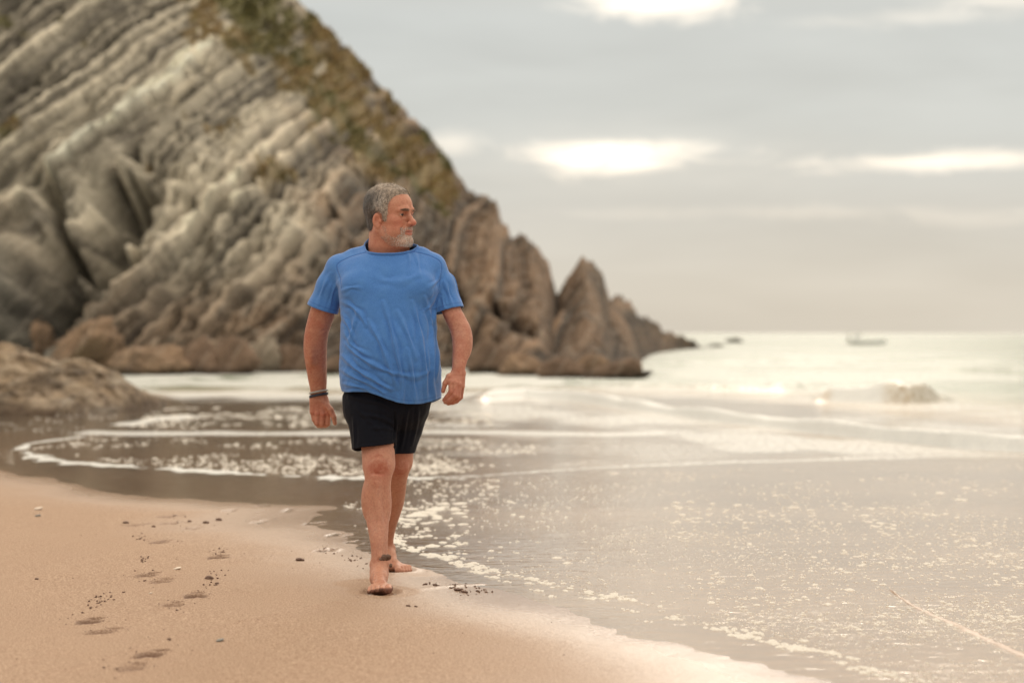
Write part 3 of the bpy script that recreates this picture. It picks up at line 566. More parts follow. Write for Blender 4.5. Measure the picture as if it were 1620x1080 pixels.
def build_cliff():
    px = np.concatenate([np.linspace(-700, -30, 90), np.linspace(-26, 1119, 900)]); nv = 430; nb = 40
    cy = np.interp(px, crest[:, 0], crest[:, 1]); by = np.interp(px, basel[:, 0], basel[:, 1]); cY = np.interp(px, crestY[:, 0], crestY[:, 1]); bY = CH * F / (by - HY)
    jag = 3.5 * vnoise(np.stack([px / 9, px * 0, px * 0], 1)) + 2.4 * vnoise(np.stack([px / 4, px * 0 + 3, px * 0], 1)) + sstep(720, 800, px) * (6 * vnoise(np.stack([px / 8, px * 0 + 9, px * 0], 1)) + 3 * vnoise(np.stack([px / 3, px * 0 + 19, px * 0], 1)) + 2)
    base = np.stack([(px - CX) * bY / F, bY, np.full_like(px, -.15)], 1)
    top = np.stack([(px - CX) * cY / F, cY, CH - (cy - HY) * cY / F], 1)
    t = np.linspace(0, 1, nv)[:, None, None]
    tt = t ** .9
    S = base[None] * (1 - tt) + top[None] * tt; S[:, :, 1] += (np.sin(t[:, :, 0] * math.pi) * 2.2) * np.clip((cY - bY) / 40, 0, 1)[None]
    S[:, :, 2] -= (jag * cY / F)[None] * sstep(.80, 1.0, t[:, :, 0]); top[:, 2] -= jag * cY / F
    # back slope falling away behind the crest
    back = top[None] + (np.linspace(0, 1, nb + 1)[1:, None, None] ** 1.1) * (np.stack([top[:, 0] * .25 - 4, np.full_like(px, 60.), -top[:, 2] - 2], 1))[None]
    P = np.concatenate([S, back], 0); R, K = P.shape[:2]; U = np.repeat(px[None], R, 0).ravel(); Tt = np.concatenate([np.linspace(0, 1, nv), np.linspace(1.01, 2, nb)]); Tv = np.repeat(Tt[:, None], K, 1).ravel()
    P = P.reshape(-1, 3); PX = CX + P[:, 0] * F / P[:, 1]; PY = HY + (CH - P[:, 2]) * F / P[:, 1]
    right = sstep(560, 900, PX); front_ = Tv <= 1
    BT = np.cross(SN, SL); PB = np.stack([P @ SN, P @ SL * .28, P @ BT * .5], 1)
    bd, tone = beds(P, 1 - .3 * right); chunk = fbm(PB * .75, 4); mass = fbm(P * .11 + 3, 3)
    size = np.clip(top[:, 2][None].repeat(R, 0).ravel() / 11, .34, 1)
    cf = np.where(front_, sstep(1.0, .90, Tv) * .78 + .22, .5) * sstep(0, .03, Tv)
    disp = (bd * .78 + chunk * .22 + mass * .75 + np.abs(fbm(PB * 2.2, 3)) * .30 + fbm(P * 1.9, 3) * (.10 + .45 * right) + fbm(P * 1.1, 3) * .55 * sstep(.1, .5, fbm(P * .1 + 70, 2) + .25)) * size * cf
    dirv = np.array([-.25, -.80, .54])
    # deep clefts between the beds
    cl = np.zeros(len(P))
    for pts, w, dp in (([(30, 515), (70, 450), (110, 400), (150, 355), (198, 308)], 32, 9.0), ([(62, 420), (75, 370), (70, 300)], 12, 3.0), ([(150, 470), (175, 430), (215, 380)], 9, 2.0), ([(-30, 500), (10, 440), (55, 370)], 20, 5.0), ([(230, 480), (262, 440), (330, 370)], 7, 1.5),
                       ([(330, 520), (390, 450), (470, 370), (520, 330)], 8, 1.4), ([(420, 560), (470, 500), (520, 450)], 9, 1.6), ([(200, 545), (260, 500), (330, 450), (420, 360)], 7, 1.4), ([(690, 420), (725, 470), (700, 540)], 10, 1.6), ([(775, 480), (800, 500), (840, 520)], 9, 1.5), ([(560, 350), (590, 300), (560, 270)], 7, 1.2),
                       ([(876, 462), (868, 500), (862, 540)], 10, 2.4), ([(0, 300), (60, 230), (140, 170)], 9, 1.6), ([(140, 300), (200, 230), (270, 170)], 8, 1.5)):
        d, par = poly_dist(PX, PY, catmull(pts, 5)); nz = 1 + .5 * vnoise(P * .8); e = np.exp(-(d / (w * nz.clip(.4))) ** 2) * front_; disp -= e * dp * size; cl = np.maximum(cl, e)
    P = P + dirv * disp[:, None]
    if True: P[:, 2] = np.where(Tv < .012, np.minimum(P[:, 2], -.1), P[:, 2])
    # colours of the rock and the plants, with bed-gap and cleft shade painted in
    n1 = fbm(P * .22 + 2, 4); n2 = fbm(P * .8 + 6, 3)
    light = np.array([.540, .495, .395]); brown = np.array([.245, .172, .116]); slate = np.array([.140, .150, .138]); ochre = np.array([.240, .150, .080])
    k = np.clip(sstep(400, 720, PX + n1 * 160) * .95 + sstep(300, 520, PY + n1 * 120) * .85, 0, 1)[:, None]
    col = light * (1 - k) + brown * k
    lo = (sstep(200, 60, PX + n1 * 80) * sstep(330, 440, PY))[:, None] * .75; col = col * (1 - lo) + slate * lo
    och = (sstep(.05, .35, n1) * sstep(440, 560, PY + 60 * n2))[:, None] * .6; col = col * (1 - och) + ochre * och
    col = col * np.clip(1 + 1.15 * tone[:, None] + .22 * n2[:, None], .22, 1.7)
    vp = [(262, -20), (470, -20), (520, 45), (600, 130), (660, 190), (712, 250), (742, 298), (735, 330), (700, 315), (650, 290), (610, 275), (560, 250), (500, 190), (440, 130), (400, 95), (330, 60)]
    vd = poly_sd(PX, PY, vp); n3 = fbm(np.stack([PX / 26, PY / 26, PX * 0 + 3], 1), 4); veg = sstep(12, -22, vd + n3 * 60) * sstep(-.38, -.10, fbm(np.stack([PX / 18 + PY / 34, PY / 22, PX * 0 + 8], 1), 3))
    veg = np.maximum(veg, sstep(.42, .55, fbm(P * .45 + 40, 3)) * sstep(420, 250, PY) * .8); veg = np.maximum(veg, (~front_) * .8); veg *= 1 - cl
    gold = np.array([.330, .245, .130]); green = np.array([.185, .172, .080]); vc = gold + (green - gold) * sstep(-.1, .35, fbm(P * .3 + 50, 3))[:, None]
    col = col * (1 - veg[:, None]) + vc * (1 + .4 * n2[:, None]) * veg[:, None]
    rk = (sstep(640, 820, PX) * (.55 + .35 * n2))[:, None]; col = col * (1 - rk) + np.array([.205, .130, .080]) * (1 + .8 * tone[:, None]) * rk
    col = col * (1 - .62 * cl[:, None])  # shade inside the clefts painted into the rock colour
    wetb = sstep(1.0, .25, P[:, 2] + n2 * .6)[:, None] * .6; col = col * (1 - wetb) + np.array([.060, .045, .034]) * wetb
    i = np.arange(R - 1)[:, None] * K + np.arange(K - 1)[None]; Fc = np.stack([i, i + 1, i + K + 1, i + K], -1).reshape(-1, 4)
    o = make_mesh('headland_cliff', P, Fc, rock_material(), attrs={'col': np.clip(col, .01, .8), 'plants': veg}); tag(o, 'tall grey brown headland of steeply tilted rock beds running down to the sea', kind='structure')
    # grass and scrub tufts: small leaf blades over the green parts
    rs = np.random.RandomState(9); ci = np.nonzero((veg > .5) & front_ & (PX > -30) & (PY > -40))[0]; ci = rs.choice(ci, 7000); c = P[ci]; n = len(c)
    B = 4; a = rs.rand(n, B) * 6.28; L = rs.uniform(.08, .24, (n, B)); bx = np.cos(a) * L * .7; by_ = np.sin(a) * L * .7 - .1; bz = L * (.5 + .6 * rs.rand(n, B)); w = .05
    p0 = c[:, None, :] + np.stack([np.cos(a + 1.57) * w, np.sin(a + 1.57) * w, a * 0 - .05], -1); p1 = c[:, None, :] - np.stack([np.cos(a + 1.57) * w, np.sin(a + 1.57) * w, a * 0 + .05], -1); p2 = c[:, None, :] + np.stack([bx, by_, bz], -1)
    V = np.stack([p0, p1, p2], 2).reshape(-1, 3); cc = np.repeat(np.clip(vc[ci] * 1.25 * (1 + .35 * rs.randn(n, 1)), .03, .5), B * 3, 0)
    g = make_mesh('cliff_grass', V, np.arange(len(V)).reshape(-1, 3), rock_leaf(), attrs={'col': cc}, smooth=False); tag(g, 'dry golden and green grass tufts growing along the slope of the headland', 'grass', kind='stuff')

def rock_leaf():
    m, nt, b = newmat('dry_grass'); t = NT(nt); t.put(b.inputs['Base Color'], t.attr('col', 'Color')); b.inputs['Roughness'].default_value = .8; return m

def boulder(c, r, seed, label, col, name='boulder', group='boulders at the foot of the cliff', amp=.42, nu=80, nv=48, rot=0., strat=.45, cat='boulder'):
    V, Fs = ball(np.zeros(3), 1, nu, nv); r = np.asarray(r, float)
    rs = np.random.RandomState(int(seed * 10) % 9999); nn = rs.randn(15, 3); nn /= np.linalg.norm(nn, axis=1)[:, None]; hh = rs.uniform(.55, 1.0, 15)
    rr = hh[None] / np.maximum(V @ nn.T, .05); d = np.minimum(1.25, -np.log(np.exp(-rr * 16).sum(1)) / 16 + .02) * (1 + amp * .35 * fbm(V * 1.6 + seed, 3) + amp * .30 * fbm(V * 5.5 + seed, 3))
    p = V * d[:, None] * r
    sc_ = (p + c) @ SN * (5 / max(r[2], .3)); p += V * (np.abs((sc_ % 1) - .5)[:, None] * strat * r.min())
    cr, sr = math.cos(rot), math.sin(rot); p = np.stack([p[:, 0] * cr + p[:, 2] * sr, p[:, 1], -p[:, 0] * sr + p[:, 2] * cr], 1)
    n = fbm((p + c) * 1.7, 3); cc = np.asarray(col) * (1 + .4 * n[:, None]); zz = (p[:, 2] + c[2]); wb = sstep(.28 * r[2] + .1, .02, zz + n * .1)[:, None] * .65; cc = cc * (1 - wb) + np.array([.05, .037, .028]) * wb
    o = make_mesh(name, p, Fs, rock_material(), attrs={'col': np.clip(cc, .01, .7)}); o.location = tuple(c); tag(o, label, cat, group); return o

def build_rocks():
    tan = (.34, .235, .155); br = (.24, .165, .115); gy = (.31, .26, .20)
    L = [  # pxL, pxR, top, base, colour, label
        (-60, 78, 498, 582, tan, 'orange brown boulder highest at the left edge of the frame'), (40, 100, 520, 572, br, 'small dark brown boulder wedged behind the long outcrop'),
        (62, 172, 533, 590, tan, 'broad ochre boulder behind the middle of the long outcrop'), (150, 205, 523, 575, gy, 'greyish boulder leaning on the cliff foot left of centre'),
        (190, 292, 545, 592, tan, 'rounded tan boulder just beyond the tip of the long outcrop'), (236, 292, 512, 560, gy, 'pale upright block between two tan boulders'), (283, 352, 540, 592, br, 'brown boulder with a pointed top at the water'),
        (325, 402, 528, 592, br, 'dark slanting boulder in the middle of the cliff foot'), (376, 452, 524, 590, gy, 'large rounded grey boulder left of the walking man'), (440, 500, 548, 590, br, 'low brown boulder partly behind the walking man'),
        (500, 570, 560, 592, br, 'low dark boulder hidden mostly by the hip of the man'), (848, 915, 568, 596, br, 'flat brown boulder at the foot of the rocky point'), (900, 962, 560, 595, tan, 'reddish boulder in the middle of the rocky point foot'),
        (935, 1012, 570, 598, br, 'wedge shaped boulder running into the surf'), (1000, 1030, 588, 597, (.10, .08, .06), 'small low black rock at the end of the wedge boulder'), (740, 800, 540, 590, br, 'brown boulder seen beside the swinging hand of the man'), (790, 860, 556, 594, tan, 'tan boulder between the man and the rocky point')]
    for k, (l, r_, tp, bs, col, lab) in enumerate(L):
        Y = CH * F / (bs - HY); w = (r_ - l) / 2 * Y / F; h = (bs - tp) * Y / F; c = np.array([((l + r_) / 2 - CX) * Y / F, Y + w * .55, h * .30])
        boulder(c, (w * 1.1, w * .8, h * .72), 3.7 * k + 1, lab, col, rot=(-.45, .2, -.7, -.1, -.3)[k % 5])
    for l, r_, tp, bs, lab in ((1148, 1178, 534, 541.5, 'small dark rock standing alone in the sea beyond the point'), (1120, 1146, 543, 549, 'low flat rock awash just off the tip of the point')):
        Y = CH * F / (bs - HY); w = (r_ - l) / 2 * Y / F; h = (bs - tp) * Y / F; boulder(np.array([((l + r_) / 2 - CX) * Y / F, Y, h * .2]), (w, w, h * .75), l * .1, lab, (.10, .10, .075), name='sea_rock', group=None, cat='rock', nu=32, nv=20)
    # long low outcrop in front, left
    tp = np.array([(-420, 520), (-120, 528), (-40, 542), (0, 547), (30, 556), (58, 566), (90, 574), (118, 571), (150, 576), (185, 590), (215, 603), (245, 608), (262, 613), (280, 620), (290, 636)], float)
    px = np.linspace(-420, 290, 420); ty = np.interp(px, tp[:, 0], tp[:, 1]) + 2 * vnoise(np.stack([px / 11, px * 0, px * 0], 1)); nv = 130
    by = np.interp(px, [-420, 0, 150, 230, 290], [668, 655, 657, 650, 641]); Y0 = CH * F / (by - HY); H = np.maximum(CH - (ty - HY) * (Y0 + 2.2) / F, .02); wd = np.interp(px, [-420, 150, 290], [7.5, 5.5, 1.0])
    v = np.linspace(0, 1, nv)[:, None]; prof = np.where(v < .5, np.sin(np.clip(v / .42, 0, 1) * math.pi / 2) ** .55, np.cos(np.clip((v - .5) / .5, 0, 1) * math.pi / 2) ** .8)
    Yv = Y0[None] + v * wd[None]; Z = H[None] * prof - .08; X = (px[None] - CX) * Yv / F * 0 + (px[None] - CX) / F * (Y0[None] + 2.0)
    P = np.stack([X, Yv, Z], -1).reshape(-1, 3); Pn = P * np.array([1, 1, 2.2]); s = fbm(Pn * np.array([.9, .9, 1.6]), 4); s2 = fbm(P * np.array([2.2, 3, 6]) + 5, 4)
    sb = (P @ np.array([.30, -.25, .92])) * 6 + fbm(P * .8, 2) * 1.5; step_ = (sb - np.floor(sb)); edge = sstep(0, .12, np.repeat(v, len(px), 1).ravel()) * sstep(1, .9, np.repeat(v, len(px), 1).ravel())
    amp = np.repeat((H / H.max())[None], nv, 0).ravel() * edge
    P = P + np.array([0, -.75, .4]) * ((s * .95 + s2 * .42 - .26 * step_ + np.abs(fbm(P * 6, 2)) * .12) * amp)[:, None]
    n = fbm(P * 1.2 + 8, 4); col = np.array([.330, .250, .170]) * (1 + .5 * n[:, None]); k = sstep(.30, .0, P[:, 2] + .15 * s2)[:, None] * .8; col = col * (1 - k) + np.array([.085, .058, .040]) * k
    k = sstep(.1, .4, s2)[:, None] * .5; col = col * (1 - k) + np.array([.46, .38, .29]) * k
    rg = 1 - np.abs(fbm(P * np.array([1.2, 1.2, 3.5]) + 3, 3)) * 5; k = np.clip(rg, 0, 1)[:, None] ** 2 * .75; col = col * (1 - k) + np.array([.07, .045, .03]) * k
    K = len(px); i = np.arange(nv - 1)[:, None] * K + np.arange(K - 1)[None]; Fc = np.stack([i, i + 1, i + K + 1, i + K], -1).reshape(-1, 4)
    o = make_mesh('rock_outcrop', P, Fc, rock_material(), attrs={'col': np.clip(col, .01, .7)}); tag(o, 'long low weathered rock outcrop tapering into the wet sand at the left', 'rock')

def build_boat():
    b = empty('motor_boat', (0, 0, 0)); b.scale = (.82, .82, .82); tag(b, 'faint white open motor boat with a dark canopy far out near the horizon', 'boat'); Y = 198.; x0 = (1372 - CX) * Y / F; b.location = (x0, Y, .02)
    hm = simple_mat('boat_white_hazed', (.93, .95, .96), .35); dm = simple_mat('boat_canopy_hazed', (.62, .63, .60), .6)  # hull and canopy colours paled to paint in distance haze
    st = np.linspace(-2.2, 2.3, 22); V = []; Fs = []
    for x in st:
        t = (x + 2.2) / 4.5; w = .85 * (1 - max(0, t - .45) ** 2.2 / .55 ** 2.2 * .97); top = .42 + .22 * t * t; keel = -.15 + .35 * max(0, t - .8) * 2
        for y, z in ((-w, top), (-w * .92, .18), (-w * .45, keel), (0, keel - .05), (w * .45, keel), (w * .92, .18), (w, top), (w * .88, top - .03), (0, top - .10), (-w * .88, top - .03)): V.append((x, y, z))
    for i in range(len(st) - 1):
        for j in range(10): a = i * 10; Fs.append((a + j, a + (j + 1) % 10, a + 10 + (j + 1) % 10, a + 10 + j))
    Fs.append(tuple(range(9, -1, -1))); Fs.append(tuple(range((len(st) - 1) * 10, len(st) * 10)))
    make_mesh('hull', V, Fs, hm, b, smooth=False)
    def bx(name, c, s, m, bev=.03):
        V = [(c[0] + i * s[0], c[1] + j * s[1], c[2] + k * s[2]) for i in (-.5, .5) for j in (-.5, .5) for k in (-.5, .5)]
        o = make_mesh(name, V, [(0, 1, 3, 2), (4, 6, 7, 5), (0, 4, 5, 1), (2, 3, 7, 6), (0, 2, 6, 4), (1, 5, 7, 3)], m, b, smooth=False); md = o.modifiers.new('b', 'BEVEL'); md.width = bev; md.segments = 2; return o
    bx('canopy', (-1.55, 0, 1.40), (1.9, 1.5, .08), dm); bx('console', (-1.3, 0, .82), (.5, .6, .55), hm); bx('outboard_motor', (-2.35, 0, .55), (.3, .28, .6), dm)
    for sx in (-2.2, -.9):
        for sy in (-.6, .6): V, Fs = tube([(x_, y_, z_) for x_, y_, z_ in ((sx, sy, .5), (sx, sy, 1.36))], .03, up=(0, 1, 0)); make_mesh('canopy_post', V, Fs, dm, b)
# ---------------------------------------------------------------- the walking man
HS = 1.12; TH = math.radians(60)
HC = W(614, 345, 9.0)
HR = np.array([[-math.cos(TH), -math.sin(TH), 0], [math.sin(TH), -math.cos(TH), 0], [0, 0, 1.]]).T   # columns: his right, forward, up
PIT = math.radians(-3); HR = HR @ np.array([[1, 0, 0], [0, math.cos(PIT), -math.sin(PIT)], [0, math.sin(PIT), math.cos(PIT)]])
def hl(P): return (P - HC) @ HR / HS                # world -> head space
def hw(p): return HC + (np.asarray(p, float) * HS) @ HR.T

def head_sdf(q, ears=True):
    x = np.abs(q[:, 0]); m = np.stack([x, q[:, 1], q[:, 2]], 1)       # mirrored
    d = ell(m, (0, -.008, .046), (.077, .095, .084))
    d = smin(d, ell(m, (0, .036, .048), (.067, .062, .058)), .03)
    d = smin(d, ell(m, (0, .038, -.015), (.066, .058, .078)), .025)
    d = smin(d, ell(m, (0, .036, -.062), (.062, .056, .046)), .02)
    d = smin(d, chain(m, [(.056, .002, -.050), (.044, .040, -.080), (.016, .084, -.096), (0, .086, -.097)], [.020, .019, .019, .019], .012), .018)
    d = smin(d, ell(m, (.047, .060, -.012), (.022, .024, .022)), .016)          # cheek bone
    d = smin(d, ell(m, (.040, .062, -.050), (.024, .026, .026)), .018)          # cheek flesh
    d = smin(d, chain(m, [(0, .093, .030), (.020, .097, .036), (.047, .083, .031)], [.008, .0105, .008], .008), .012)
    d = smax(d, -ell(m, (.032, .099, .014), (.020, .017, .0120)), .012)         # eye socket
    d = smin(d, ell(m, (.0325, .0785, .0150), (.0175, .0165, .0150)), .004)       # lids as a ball
    d = smax(d, -ell(m, (.0335, .0930, .0140), (.0150, .0110, .0040)), .0015)    # eye opening
    d = smin(d, cap(m, (.019, .089, -.0015), (.043, .078, .000), .0045, .004), .008)   # bag under the eye
    d = smin(d, chain(m, [(0, .090, .026), (0, .103, .006), (0, .117, -.012)], [.0085, .0100, .0125], .006), .010)
    d = smin(d, ell(m, (0, .119, -.017), (.0150, .0145, .0115)), .007)
    d = smin(d, ell(m, (.0145, .106, -.021), (.0095, .0125, .0085)), .005)
    d = smax(d, -ell(m, (.0075, .114, -.0300), (.0045, .0065, .0040)), .003)
    d = smin(d, ell(m, (0, .086, -.048), (.034, .024, .024)), .014)             # muzzle
    d = smin(d, chain(m, [(0, .1085, -.0475), (.011, .1065, -.0490), (.025, .095, -.0535)], [.0048, .0046, .0025], .004), .005)
    d = smin(d, chain(m, [(0, .1070, -.0590), (.012, .1045, -.0590), (.024, .095, -.0560)], [.0056, .0050, .0025], .004), .005)
    d = smax(d, -chain(m, [(0, .1150, -.0538), (.013, .1120, -.0540), (.028, .098, -.0554)], [.0022, .0022, .0018], .002), .004)
    d = smin(d, ell(m, (0, .098, -.088), (.027, .020, .021)), .014)             # chin
    d = smax(d, -cap(m, (.018, .102, -.020), (.036, .088, -.046), .003, .004), .010)    # nasolabial fold
    if ears:
        Re = np.array([[.90, .42, 0], [-.42, .90, 0], [0, 0, 1.]]).T
        e = ell(m, (.079, -.002, -.012), (.0060, .0165, .0285), Re)
        e = smin(e, ell(m, (.075, .004, -.036), (.0060, .0090, .0110)), .006)
        e = smax(e, -ell(m, (.0855, .003, -.013), (.0070, .0090, .0180), Re), .004)
        e = smin(e, ell(m, (.075, .014, -.016), (.006, .005, .008)), .004)
        d = smin(d, e, .004)
    d = smin(d, chain(m, [(0, -.016, -.040), (0, -.014, -.110)], [.060, .062], .02), .03)   # neck root
    d = smin(d, ell(m, (0, .030, -.105), (.050, .050, .030)), .03)              # flesh under the chin
    return d

neck = [W(619, 368, 9.03), W(618, 392, 9.03), W(616, 420, 9.04)]
torso = Loft([(396, 592, 640, 9.03, .07), (406, 574, 658, 9.03, .080), (418, 556, 676, 9.02, .095), (434, 546, 686, 9.01, .115),
              (455, 543, 690, 9.0, .14), (496, 543, 684, 8.99, .145), (540, 545, 685, 8.98, .150), (590, 547, 684, 8.98, .155),
              (630, 553, 680, 9.0, .145), (665, 560, 668, 9.02, .125)])
armA = Loft([(425, 515, 549, 9.04, .055), (460, 500, 538, 9.05, .056), (488, 491.5, 530.5, 9.06, .055), (500, 488, 529.5, 9.07, .054), (515, 484.5, 524, 9.08, .052),
             (529, 483, 519.5, 9.09, .050), (545, 482, 517.5, 9.11, .050), (566, 482, 517, 9.14, .047), (585, 485, 517, 9.16, .042),
             (603, 488, 517, 9.18, .036), (616, 490.8, 516.5, 9.19, .032), (628, 491.5, 517.5, 9.20, .028), (636, 493, 519, 9.2, .022)])
armB = Loft([(425, 676, 707, 9.02, .055), (460, 688, 722, 9.0, .055), (488, 697, 729.5, 8.98, .053), (497, 700, 734, 8.97, .052), (510, 706, 740.5, 8.96, .051),
             (524, 712, 744.5, 8.95, .050), (537, 715, 746, 8.93, .049), (552, 716, 744.8, 8.91, .046), (568, 715.5, 740, 8.89, .040),
             (582, 715, 736.2, 8.87, .032), (592, 713.5, 735.2, 8.86, .024)])
legA = Loft([(640, 564, 620, 9.0, .090), (672, 568, 622, 8.975, .088), (701, 571, 623.5, 8.935, .080), (720, 572.5, 624.8, 8.90, .074), (738, 573.5, 625, 8.87, .070),
             (756, 577, 619.5, 8.85, .062), (775, 575, 618, 8.845, .062), (791, 574.5, 617.5, 8.845, .065), (810, 577, 616, 8.835, .063), (826, 580, 615, 8.815, .057),
             (850, 584.5, 613.8, 8.77, .047), (870, 587, 613, 8.75, .040), (888, 587.5, 612.8, 8.735, .039), (902, 588, 613, 8.725, .044), (912, 589, 612, 8.72, .046)])
legB = Loft([(640, 622, 668, 9.06, .092), (672, 620, 661, 9.07, .088), (700, 615, 656, 9.085, .082), (717, 611, 654.0, 9.09, .078), (735, 608, 652.5, 9.10, .072), (750, 607, 646.5, 9.12, .066),
             (763, 603, 643.5, 9.16, .064), (780, 600, 641.5, 9.22, .065), (798, 600, 638.5, 9.29, .063), (815, 601, 633, 9.36, .056), (833, 603, 627, 9.44, .047),
             (850, 602, 623, 9.50, .040), (862, 600.5, 622.5, 9.53, .040), (874, 600, 622, 9.55, .043)])
legB.n = legA.n = 2.05

def Wp(l): return [W(*a) for a in l]
KA = [(494.5, 651.5, 9.205), (502, 654, 9.195), (511, 655, 9.19), (519, 652.5, 9.195)]
def handA(P):
    d = None
    for (kx, ky, kY), wx in zip(KA, (497, 501.5, 507, 512)):
        c = cap(P, W(wx, 632, 9.2), W(kx, ky, kY), .022, .0135); d = c if d is None else smin(d, c, .012)
    for i, f in enumerate([
        [(494.5, 651.5, 9.205), (497, 663.5, 9.205), (500.5, 669.5, 9.235), (502, 664, 9.26)],
        [(502, 654, 9.195), (502.3, 669, 9.195), (504, 672.5, 9.235), (505, 665, 9.26)],
        [(511, 655, 9.19), (509.5, 671, 9.195), (508.5, 673, 9.24), (509, 665, 9.265)],
        [(519, 652.5, 9.195), (518.2, 670, 9.20), (514.5, 672.5, 9.24), (513, 665, 9.26)]]):
        r = .0105 if i == 0 else .0122
        d = smin(d, chain(P, Wp(f), [r * 1.08, r, r * .95, r * .8], .003), .0035)
        k = W(*f[0]); d = smin(d, ell(P, k - np.array([0, .006, 0]), (.010, .009, .010)), .006)
    d = smin(d, chain(P, Wp([(511, 636, 9.195), (523, 648, 9.175), (528, 659, 9.17), (530, 669.5, 9.175)]), [.020, .0135, .0115, .0088], .006), .006)
    return d
def handB(P):
    d = None
    for (kx, ky, kY), wx in zip([(713.5, 604, 8.83), (720, 605.5, 8.825), (726.5, 608, 8.83), (731, 611, 8.845)], (720, 724, 728, 731)):
        c = cap(P, W(wx, 590, 8.86), W(kx, ky, kY), .016, .0125); d = c if d is None else smin(d, c, .012)
    for i, f in enumerate([
        [(713.5, 604, 8.83), (713.8, 619.5, 8.82), (707.5, 627.5, 8.83), (702.8, 632.5, 8.845)],
        [(720, 605.5, 8.825), (720.5, 625, 8.81), (712, 633, 8.825), (704.8, 636, 8.845)],
        [(726.5, 608, 8.83), (725, 628, 8.82), (717, 635.5, 8.84), (709, 638, 8.855)],
        [(731, 611, 8.845), (729, 628, 8.85), (722.5, 634.5, 8.86), (716, 637.5, 8.87)]]):
        r = .0100 if i == 3 else .0118
        d = smin(d, chain(P, Wp(f), [r * 1.1, r, r * .93, r * .78], .003), .0035)
        k = W(*f[0]); d = smin(d, ell(P, k - np.array([0, .005, 0]), (.010, .009, .010)), .006)
    d = smin(d, chain(P, Wp([(720, 591, 8.86), (710.5, 595.5, 8.84), (704.3, 606, 8.835), (701, 618.5, 8.84)]), [.016, .0130, .0115, .0090], .006), .006)
    return d
def footA(P):
    d = ell(P, (-.583, 8.735, .040), (.034, .043, .042))
    d = smin(d, chain(P, [(-.582, 8.715, .080), (-.579, 8.650, .066), (-.570, 8.58, .047)], [.040, .035, .028], .02), .02)
    d = smin(d, ell(P, (-.566, 8.555, .032), (.053, .050, .027)), .02)
    for X, r, tip, tz in ((-.5265, .0175, 8.470, .050), (-.5530, .0120, 8.474, .052), (-.5740, .0115, 8.482, .048), (-.5930, .0108, 8.492, .043), (-.6100, .0102, 8.506, .037)):
        d = smin(d, chain(P, [(X, 8.545, .036), (X, tip + .028, tz - .004), (X, tip, tz - .010)], [r * .95, r * .85, r], .004), .004)
    d = smin(d, ell(P, W(588.5, 893, 8.735), (.010, .014, .016)), .014)
    d = smin(d, ell(P, W(612.0, 890, 8.730), (.010, .014, .016)), .014)
    for dx in (-.02, -.006, .010): d = smin(d, cap(P, (-.580 + dx * .6, 8.66, .100), (-.566 + dx * 1.6, 8.56, .060), .003, .003), .006)
    return d
def footB(P):
    d = ell(P, (-.612, 9.575, .046), (.034, .042, .044))
    d = smin(d, chain(P, [(-.605, 9.555, .092), (-.590, 9.500, .068), (-.568, 9.45, .042)], [.041, .034, .026], .02), .02)
    d = smin(d, ell(P, (-.560, 9.445, .026), (.048, .045, .024)), .02)
    for X, Y, r in ((-.535, 9.368, .0165), (-.516, 9.375, .0115), (-.502, 9.388, .0110), (-.490, 9.403, .0105), (-.482, 9.420, .0100)):
        d = smin(d, chain(P, [(X * .6 - .562 * .4, Y * .35 + 9.445 * .65, .030), (X - .004, Y + .02, .024), (X, Y, r * .9)], [r, r * .88, r], .004), .004)
    d = smin(d, ell(P, W(622.0, 868, 9.54), (.010, .014, .016)), .014)
    return d

def box_of(pts, m): pts = np.asarray(pts); return pts.min(0) - m, pts.max(0) + m
GR = [ (torso, torso.lo, torso.hi, .03), (lambda P: chain(P, neck, [.074, .081, .088], .01), *box_of(neck, .09), .03),
       (armA, armA.lo, armA.hi, .03), (armB, armB.lo, armB.hi, .03),
       (handA, *box_of([W(490, 626, 9.15), W(531, 675, 9.27)], .01), .010), (handB, *box_of([W(698, 582, 8.80), W(737, 641, 8.88)], .01), .010),
       (legA, legA.lo, legA.hi, .02), (legB, legB.lo, legB.hi, .02),
       (footA, np.array([-.64, 8.44, -.02]), np.array([-.49, 8.80, .15]), .018), (footB, np.array([-.67, 9.33, -.02]), np.array([-.46, 9.63, .15]), .018),
       (lambda P: head_sdf(hl(P)) * HS, HC - .19, HC + .19, .03)]
KN = W(600, 738, 8.80); KN2 = W(632, 742, 9.03)
